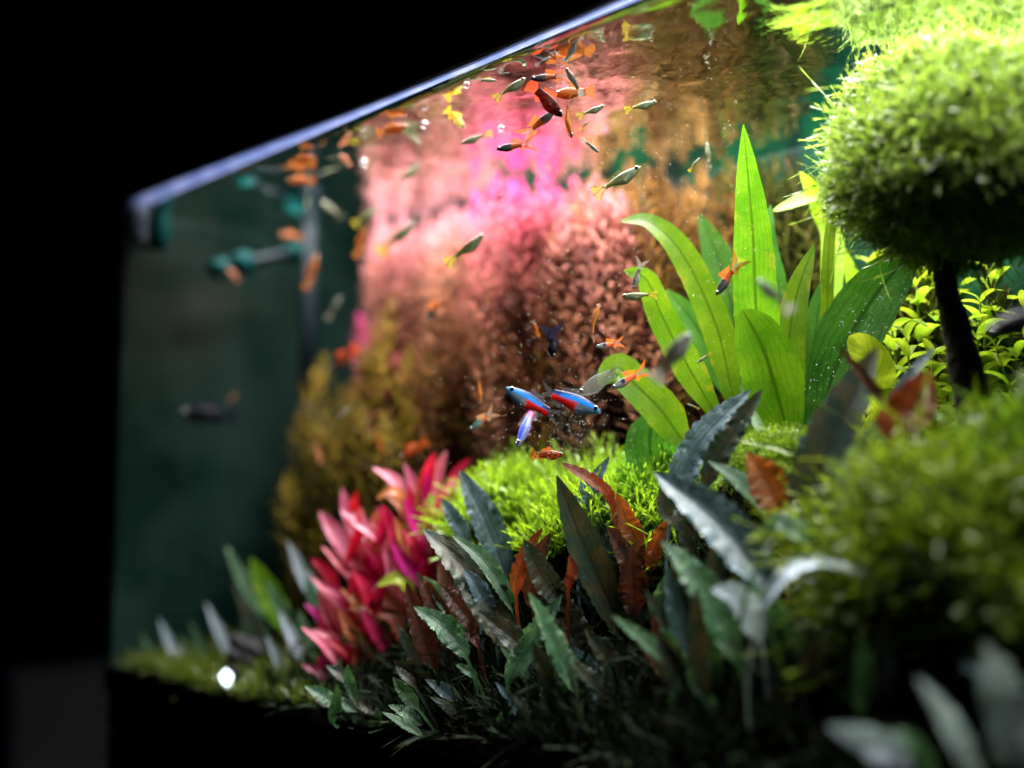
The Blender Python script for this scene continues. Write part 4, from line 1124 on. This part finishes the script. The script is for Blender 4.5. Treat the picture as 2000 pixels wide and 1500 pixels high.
FINCOL = {"neon": (0.30, 0.32, 0.36), "neon_violet": (0.4, 0.25, 0.4), "olive": (0.42, 0.33, 0.02), "grey": (0.22, 0.21, 0.17), "pale": (0.40, 0.38, 0.24),
          "yellow": (0.80, 0.58, 0.04), "orange": (0.42, 0.13, 0.02), "salmon": (0.5, 0.22, 0.12), "amber": (0.55, 0.28, 0.06), "redspot": (0.62, 0.12, 0.015),
          "rednose": (0.62, 0.07, 0.02), "endler": (0.75, 0.18, 0.02), "bluegreen": (0.5, 0.25, 0.12), "darkor": (0.50, 0.13, 0.02), "black": (0.012, 0.012, 0.03), "glass": (0.22, 0.22, 0.2)}
_fcache = {}
def fish_meshes(shape, pal, bend):
    key = (shape, pal, bend)
    if key in _fcache: return _fcache[key]
    bl, ht, hb, wd, tk, th, dh = SHAPES[shape]
    r = np.random.default_rng(abs(hash((shape, pal))) % 1000)
    ns, nr = 30, 30
    V = []; C = []
    xs_ = np.linspace(0, 1, ns)
    def bendy(x): return bend * max(0.0, 0.15 - x) ** 2 * 0.8
    pk = 0.36 if shape != "female" else 0.30
    for s in xs_:
        a = max(0.0, s) ** 0.58 * 1.75
        body = a * (1 - smooth(0.30, 1.05, s) * (1 - pk))
        tp = ht * float(body) * (1.0 if s > 0 else 0)
        bt = hb * float(a * (1 - smooth(0.34 if shape != "female" else 0.45, 0.88, s) * (1 - pk * ht / hb)))
        w = wd * 1.35 * float((s ** 0.5) * (1 - smooth(0.25, 1.0, s) * 0.78))
        x = 0.5 - s * bl
        for k in range(nr):
            an = 2 * math.pi * k / nr
            zz = math.sin(an)
            V.append((x, math.cos(an) * w + bendy(x), zz * (tp if zz > 0 else bt)))
            C.append(fish_color(pal, s, zz, r))
    F = []
    for i in range(ns - 1):
        for k in range(nr):
            k2 = (k + 1) % nr
            F.append((i * nr + k, (i + 1) * nr + k, (i + 1) * nr + k2, i * nr + k2))
    F.append(tuple((ns - 1) * nr + k for k in range(nr)))
    body = mesh("fish_body", V, F, True, None, np.clip(np.array(C), 0, 1))
    body.materials.append(M["neon"] if pal.startswith("neon") else M["clearfish"] if pal == "glass" else M["fish"])
    fc = np.array(FINCOL[pal])
    clear = pal in ("neon", "neon_violet", "glass", "pale")
    fm = M["clearfin"] if clear else M["fin"]
    xt = 0.5 - bl
    def fin(name, outline_in, outline_out, n=7, m=5, colfn=None, lat=0.0):
        V = []; F = []; C = []
        for i in range(n):
            f = i / (n - 1)
            a = np.array(outline_in(f)); b = np.array(outline_out(f))
            for k in range(m):
                g_ = k / (m - 1)
                p = a * (1 - g_) + b * g_
                wav = 0.010 * math.sin(f * 7 + g_ * 4) * g_
                V.append((p[0], bendy(p[0]) + wav + lat * g_, p[1]))
                C.append(colfn(f, g_) if colfn else fc)
        for i in range(n - 1):
            for k in range(m - 1):
                F.append((i * m + k, i * m + k + 1, (i + 1) * m + k + 1, (i + 1) * m + k))
        me = mesh(name, V, F, True, None, np.clip(np.array(C), 0, 1)); me.materials.append(fm)
        return me
    hp = ht * pk * 0.9
    def tail_in(f): return (xt + 0.015, (f - 0.5) * 2 * hp)
    def tail_out(f):
        z = (f - 0.5) * 2
        if tk == "fork": return (-0.36 - 0.14 * abs(z) ** 0.8, z * th)
        if tk == "vee": return (-0.30 - 0.20 * abs(z) ** 0.7, z * th)
        return (-0.5 + 0.06 * z * z, z * th)
    def tcol(f, g_):
        c = fc * (0.85 + 0.3 * math.sin(f * 40) * 0.4)
        if pal == "olive" and ((math.sin(f * 31 + g_ * 17) > 0.75 and g_ > 0.2) or g_ < 0.18 and f > 0.6): c = np.array((0.02, 0.02, 0.015))
        if pal in ("endler", "darkor", "bluegreen") and 0.28 < f < 0.72: c = c * 0.3 + np.array((0.12, 0.12, 0.12))
        if pal == "redspot" and math.sin(g_ * 13 + f * 5) > 0.6: c = c * 0.25
        return c
    tail = fin("fish_tail_fin", tail_in, tail_out, 13, 7, tcol)
    def d_in(f): return (0.14 - 0.24 * f, ht * (0.93 - 0.30 * f))
    def d_out(f): return (0.10 - 0.30 * f, ht * (0.95 - 0.30 * f) + dh * (1 - f * 0.55))
    dors = fin("fish_dorsal_fin", d_in, d_out)
    def a_in(f): return (-0.06 - 0.16 * f, -hb * (0.62 - 0.28 * f))
    def a_out(f): return (-0.12 - 0.17 * f, -hb * (0.62 - 0.28 * f) - 0.085 * (1 - f * 0.7))
    anal = fin("fish_anal_fin", a_in, a_out)
    def p_in(f): return (0.22, -0.02 - 0.03 * f)
    def p_out(f): return (0.10, -0.05 - 0.09 * f)
    pec = fin("fish_pectoral_fin", p_in, p_out, 5, 4, None, 0.05)
    pec.materials.clear(); pec.materials.append(M["clearfin"])
    pv = np.array([v.co for v in pec.vertices]); pv[:, 1] += wd * 0.85
    pec.vertices.foreach_set("co", pv.ravel().astype(np.float32))
    if pal in ("olive", "grey"):
        for me_ in (dors, anal): me_.materials.clear(); me_.materials.append(M["clearfin"])
    er = 0.026 if shape != "platy" else 0.03
    eye = core_mesh("fish_eye", (er, er * 0.5, er), 1, 0.0, seg=10); eye.materials.append(M["eye"])
    ring = core_mesh("fish_eye_ring", (er * 1.35, er * 0.42, er * 1.35), 1, 0.0, seg=10); ring.materials.append(M["eyering"])
    _fcache[key] = (body, tail, dors, anal, pec, eye, ring, (0.5 - 0.09 * bl / 0.75, wd * 0.52, ht * 0.22), 0)
    return _fcache[key]

def depth_cap(px, py, t):
    """pull a depth forward until the point is under water and inside the glass"""
    for _ in range(200):
        p = P(px, py, t)
        if p.z > WATER_Z - 0.007 or p.y > Y_BACK - 0.01 or p.x < X_LEFT + 0.012: t -= 0.004
        else: break
    for _ in range(200):
        p = P(px, py, t)
        if p.y < 0.006: t += 0.003
        else: break
    return t

def fish(head, tail, t, shape, pal, label, turn=0.0, view="side", bend=0.0, name="guppy", cat="fish", group="small fish swimming in the tank"):
    mx, my = (head[0] + tail[0]) / 2, (head[1] + tail[1]) / 2
    t = depth_cap(mx, my, t)
    h = P(*head, t + turn); tl_ = P(*tail, t - turn)
    if h.z > WATER_Z - 0.004: h.z = WATER_Z - 0.004
    if tl_.z > WATER_Z - 0.004: tl_.z = WATER_Z - 0.004
    L = (h - tl_).length * 1.12
    x = (h - tl_).normalized()
    mid = (h + tl_) / 2
    up = Vector((0, 0, 1)) if view == "side" else (CAM - mid).normalized()
    if view == "side" and abs(x.z) > 0.6:
        up = (CAM - mid).normalized().cross(x)
        if up.z < 0: up = -up
    mtx = Matrix.Translation(mid) @ frame(x, up) @ Matrix.Scale(L, 4)
    o = thing(name, label, cat, mid, group)
    o.matrix_world = mtx
    body, tailm, dors, anal, pec, eye, ring, ep, by = fish_meshes(shape, pal, bend)
    b = put("body", body, o)
    for s_ in (1, -1):
        rg = put("eye_ring", ring, b, loc=(ep[0], ep[1] * s_ * 0.96, ep[2]))
        put("eye", eye, b, loc=(ep[0], ep[1] * s_ * 1.12, ep[2]))
        pf = put("pectoral_fin", pec, o)
        if s_ < 0: pf.scale = (1, -1, 1)
    put("tail_fin", tailm, o); put("dorsal_fin", dors, o); put("anal_fin", anal, o)
    return o

FISH = [
    ((993, 760), (1085, 815), 0.755, "neon", "neon", "blue and red striped neon fish heading away from the sword leaves, above the violet one", dict(name="neon_tetra", bend=0.35, turn=-0.004)),
    ((1167, 802), (1058, 762), 0.752, "neon", "neon", "neon fish with the reddest flank, facing the sword plant", dict(name="neon_tetra", bend=-0.2)),
    ((1012, 868), (1047, 785), 0.765, "slim", "neon_violet", "violet-blue neon fish diving steeply, seen from above", dict(name="neon_tetra", turn=-0.01)),
    ((1095, 224), (1036, 164), 0.745, "platy", "rednose", "mottled red platy diving head down just under the surface", dict(name="platy")),
    ((1086, 184), (1158, 178), 0.75, "platy", "orange", "added orange platy for the mirror image of the red platy, right under the water surface", dict(name="platy")),  # fish added in place of a mirror image in the surface
    ((1116, 266), (1097, 194), 0.75, "slim", "amber", "amber slender fish pointing straight down below the red platy", dict(view="top", bend=0.8)),
    ((1106, 122), (1136, 185), 0.74, "slim", "grey", "slender grey fish rising to the surface above the orange platy", dict()),
    ((1074, 80), (1047, 128), 0.72, "slim", "grey", "topmost grey fish touching the rippled surface", dict()),
    ((1024, 142), (968, 192), 0.77, "female", "olive", "grey-green guppy with yellow tail rising beside the glass edge", dict()),
    ((968, 146), (930, 118), 0.80, "slim", "pale", "pale blurred fish tight under the shining glass edge", dict()),
    ((994, 110), (978, 142), 0.80, "slim", "grey", "tiny grey fish under the glass edge near the yellow tailed guppy", dict()),
    ((1040, 154), (1112, 147), 0.76, "male", "darkor", "dark fish with orange tail level under the surface beside the orange platy", dict()),
    ((906, 248), (872, 196), 0.84, "platy", "yellow", "bright yellow platy under the glass edge", dict(name="platy", bend=0.5)),
    ((903, 279), (958, 260), 0.82, "female", "olive", "olive guppy with yellow tail beside the magenta stems", dict()),
    ((973, 291), (1045, 279), 0.765, "male", "darkor", "grey guppy with thin orange tail over the magenta stems", dict()),
    ((1080, 219), (1018, 270), 0.765, "male", "darkor", "dark guppy with orange tail slanting up towards the red platy", dict()),
    ((1178, 207), (1130, 227), 0.75, "female", "olive", "small round bellied olive guppy beside the amber fish", dict()),
    ((1280, 199), (1222, 215), 0.75, "female", "olive", "large bellied olive guppy near the surface in front of the gold stems", dict()),
    ((1150, 238), (1133, 252), 0.78, "slim", "olive", "tiny olive fry below the round bellied guppy", dict()),
    ((1169, 297), (1138, 272), 0.76, "slim", "grey", "small dark grey fish beneath the amber slender fish", dict()),
    ((1247, 328), (1163, 378), 0.75, "female", "olive", "biggest olive guppy with black spotted yellow tail, alone over the peach stems", dict()),
    ((1366, 309), (1346, 334), 0.77, "slim", "olive", "tiny olive fry beside the tip of the tallest sword leaf", dict()),
    ((1381, 280), (1386, 326), 0.80, "slim", "pale", "pale fry hanging upright beside the tallest sword leaf", dict()),
    ((942, 460), (874, 514), 0.83, "female", "olive", "dark olive guppy slanting upward over the salmon stems", dict()),
    ((1170, 596), (1147, 662), 0.755, "slim", "amber", "orange slender fish rising, seen from above, over the maroon stems", dict(view="top", bend=-0.6)),
    ((1166, 677), (1218, 668), 0.752, "male", "endler", "silver guppy with orange tail and fin, level below the orange slender fish", dict()),
    ((1080, 694), (1076, 634), 0.76, "black", "black", "black fish with wide heart shaped forked tail", dict()),
    ((1134, 768), (1218, 716), 0.735, "clear", "glass", "large see-through silvery fish over the drooping sword leaf", dict(name="glass_fish")),
    ((1198, 757), (1266, 720), 0.75, "male", "endler", "blue banded guppy with orange forked tail over the drooping sword leaf", dict()),
    ((1217, 578), (1281, 575), 0.75, "female", "olive", "grey guppy with black spotted tail in front of the middle drooping leaf", dict()),
    ((1238, 562), (1255, 506), 0.75, "male", "grey", "grey guppy diving head down above the middle drooping leaf", dict()),
    ((1345, 655), (1280, 740), 0.63, "platy", "grey", "blurred pale grey fish close to the glass before the drooping leaves", dict()),
    ((1401, 573), (1447, 505), 0.755, "male", "darkor", "dark guppy with orange tail diving beside the tallest sword leaf", dict(bend=0.5)),
    ((1482, 548), (1545, 606), 0.61, "female", "grey", "blurred brown-grey fish with yellow tail in front of the sword leaves", dict()),
    ((1362, 708), (1388, 690), 0.76, "slim", "olive", "tiny olive fry in front of the lowest back sword leaf", dict()),
    ((1393, 690), (1438, 687), 0.85, "slim", "grey", "faint grey fish partly behind the front sword leaf", dict()),
    ((1342, 789), (1365, 798), 0.755, "slim", "olive", "tiny brown fry above the slate grey crossing leaves", dict()),
    ((1097, 888), (1040, 889), 0.752, "platy", "redspot", "orange platy with black spots just above the bright moss", dict(name="platy")),
    ((938, 790), (934, 730), 0.83, "slim", "amber", "amber fish hanging head down before the brown stems", dict(view="top")),
    ((920, 838), (967, 802), 0.81, "male", "bluegreen", "blue-green guppy with orange tail over the crimson plant", dict()),
    ((836, 625), (864, 574), 0.90, "male", "darkor", "dark guppy with bright orange tail diving over the salmon stems", dict()),
    ((1043, 630), (1052, 656), 0.82, "slim", "orange", "tiny orange fry beside the black heart tailed fish", dict()),
    ((650, 718), (696, 678), 1.0, "platy", "rednose", "dull red platy beside the lone rose tipped stems", dict(name="platy")),
    ((563, 352), (612, 352), 1.05, "platy", "orange", "plump orange platy in front of the dark green corner", dict(name="platy")),
    ((610, 303), (568, 322), 1.04, "platy", "orange", "dim orange platy above the plump orange one", dict(name="platy")),
    ((546, 458), (588, 463), 1.08, "platy", "orange", "orange platy over the teal hose end", dict(name="platy")),
    ((618, 500), (597, 562), 1.06, "slim", "orange", "slender orange fish pointing up in front of the dark pipe", dict()),
    ((714, 443), (696, 500), 1.0, "slim", "orange", "slender orange fish at the fringe of the dusty rose stems", dict()),
    ((628, 393), (668, 424), 1.04, "female", "pale", "pale yellow fish in front of the dark green back wall", dict()),
    ((602, 372), (598, 412), 1.06, "slim", "pale", "small whitish fish below the plump orange platy", dict()),
    ((792, 247), (738, 260), 0.94, "platy", "orange", "vivid orange platy under the glass edge near the yellow one", dict(name="platy")),
    ((664, 296), (684, 322), 1.0, "platy", "salmon", "salmon coloured platy under the glass edge above the dark green wall", dict(name="platy")),
    ((670, 258), (664, 285), 0.98, "slim", "salmon", "faint salmon fry hugging the glass edge", dict()),
    ((818, 322), (768, 364), 0.93, "female", "pale", "pale green fish slanting over the dusty rose stems", dict()),
    ((738, 405), (692, 438), 1.0, "female", "olive", "blurred olive fish before the dusty rose stems", dict()),
    ((806, 436), (742, 492), 0.95, "female", "olive", "olive and teal fish slanting over the dusty rose stems", dict()),
    ((444, 524), (465, 548), 1.1, "platy", "salmon", "dim reddish fish under the teal hose", dict(name="platy")),
    ((664, 580), (640, 622), 1.05, "slim", "grey", "faint grey fish between the dark pipe and the rose stems", dict()),
    ((662, 815), (694, 786), 0.98, "slim", "pale", "faint silvery fish among the olive stems", dict()),
    ((626, 908), (617, 868), 1.0, "slim", "salmon", "small orange fish upright before the olive stems, above the crimson plant's outer leaves", dict()),
    ((745, 892), (738, 852), 0.96, "slim", "orange", "small orange fish upright just above the crimson plant", dict()),
    ((783, 893), (833, 862), 0.93, "platy", "redspot", "rust orange platy with dark tail touching the top of the crimson plant", dict(name="platy")),
    ((462, 768), (446, 786), 1.1, "slim", "salmon", "tiny reddish fish above the blurred black one", dict()),
    ((356, 806), (458, 814), 1.115, "platy", "black", "blurred black fish near the end wall", dict(name="platy")),
    ((1935, 648), (2060, 605), 0.57, "platy", "black", "black fish head entering beside the moss tree trunk", dict(name="platy")),
]
for head, tail, t, shape, pal, lab, kw in FISH:
    fish(head, tail, t, shape, pal, lab, **kw)

# ------------------------------------------------------------------ bubbles and drifting specks
def bubble_mat():
    m, nt, out = newmat("air_bubble"); g = N(nt)
    lw = g("LayerWeight", {"Blend": 0.35}).outputs["Facing"]
    gl = g("BsdfGlossy", {"Color": (0.95, 0.97, 1.0), "Roughness": 0.4})
    tp = g("BsdfTransparent")
    mx = g("MixShader", {0: g.ramp(lw, 0.1, 0.9), 1: tp.outputs[0], 2: gl.outputs[0]})
    nt.links.new(mx.outputs[0], out.inputs[0]); return m
M["bubble"] = bubble_mat()
bub = core_mesh("air_bubble", (1, 1, 1), 1, 0.0, seg=14); bub.materials.append(M["bubble"])
for (x, y, t, rpx, lab) in [(911, 166, 0.80, 6, "clear air bubble above the yellow platy under the glass edge"), (829, 244, 0.84, 7, "clear air bubble between the yellow and vivid orange fish"),
                            (979, 251, 0.80, 6, "clear air bubble above the magenta stems"), (711, 318, 0.92, 7, "clear air bubble beside the salmon coloured platy")]:
    t = depth_cap(x, y, t)
    o = put("air_bubble", bub, None, None, P(x, y, t))
    o.scale = (rpx / FPX * t,) * 3
    tag(o, lab, "bubble", "air bubbles near the surface")

r = np.random.default_rng(99)
tet = np.array([(1, 1, 1), (-1, -1, 1), (-1, 1, -1), (1, -1, -1)], float) / 1.73
tf_ = np.array([(0, 1, 2), (0, 3, 1), (0, 2, 3), (1, 3, 2)])
pts = []
for _ in range(2600):
    px_ = r.uniform(960, 1480); py_ = r.uniform(60, 900); t = r.uniform(0.70, 0.86)
    pts.append((px_, py_, t, r.uniform(0.00008, 0.00024)))
for _ in range(380):
    px_ = r.normal(1110, 34); py_ = r.normal(850, 45); t = r.uniform(0.74, 0.77)
    pts.append((px_, py_, t, r.uniform(0.00012, 0.00026)))
for _ in range(500):
    pts.append((r.uniform(600, 1700), r.uniform(100, 1100), r.uniform(0.66, 0.95), r.uniform(0.0001, 0.00028)))
V = []; F = []
for px_, py_, t, sz in pts:
    p = P(px_, py_, t)
    if p.z > WATER_Z - 0.003 or p.y > Y_BACK - 0.003 or p.y < 0.003: continue
    F.append(tf_ + len(V) * 4); V.append(tet * sz * r.uniform(0.6, 1.4) + np.array(p))
sp = put("drifting_specks", mesh("drifting_specks", np.concatenate(V), np.concatenate(F), False), None, simple("pale_specks", (0.85, 0.82, 0.6), 0.5, 0.5))
tag(sp, "fine pale specks drifting in the water", "particles", kind="stuff")
# beads of gas on the broad sword leaf
V = []; F = []
for k in range(150):
    f_ = r.uniform(0.0, 0.95); w_ = r.uniform(-1, 1)
    x = 1605 + 160 * f_ ** 1.2 + w_ * 38; y = 800 - 290 * f_ + w_ * 26
    p = P(x, y, 0.742 - 0.004 * f_)
    F.append(tf_ + len(V) * 4); V.append(tet * r.uniform(0.0002, 0.00042) + np.array(p))
sp = put("gas_beads", mesh("gas_beads", np.concatenate(V), np.concatenate(F), True), sw, simple("gas_beads", (0.7, 0.95, 0.8), 0.15, 0.8)); sp["kind"] = "stuff"
bl_ = np.concatenate(V) - np.array(sw.location)
sp.data.vertices.foreach_set("co", bl_.ravel().astype(np.float32)); sp.data.update()
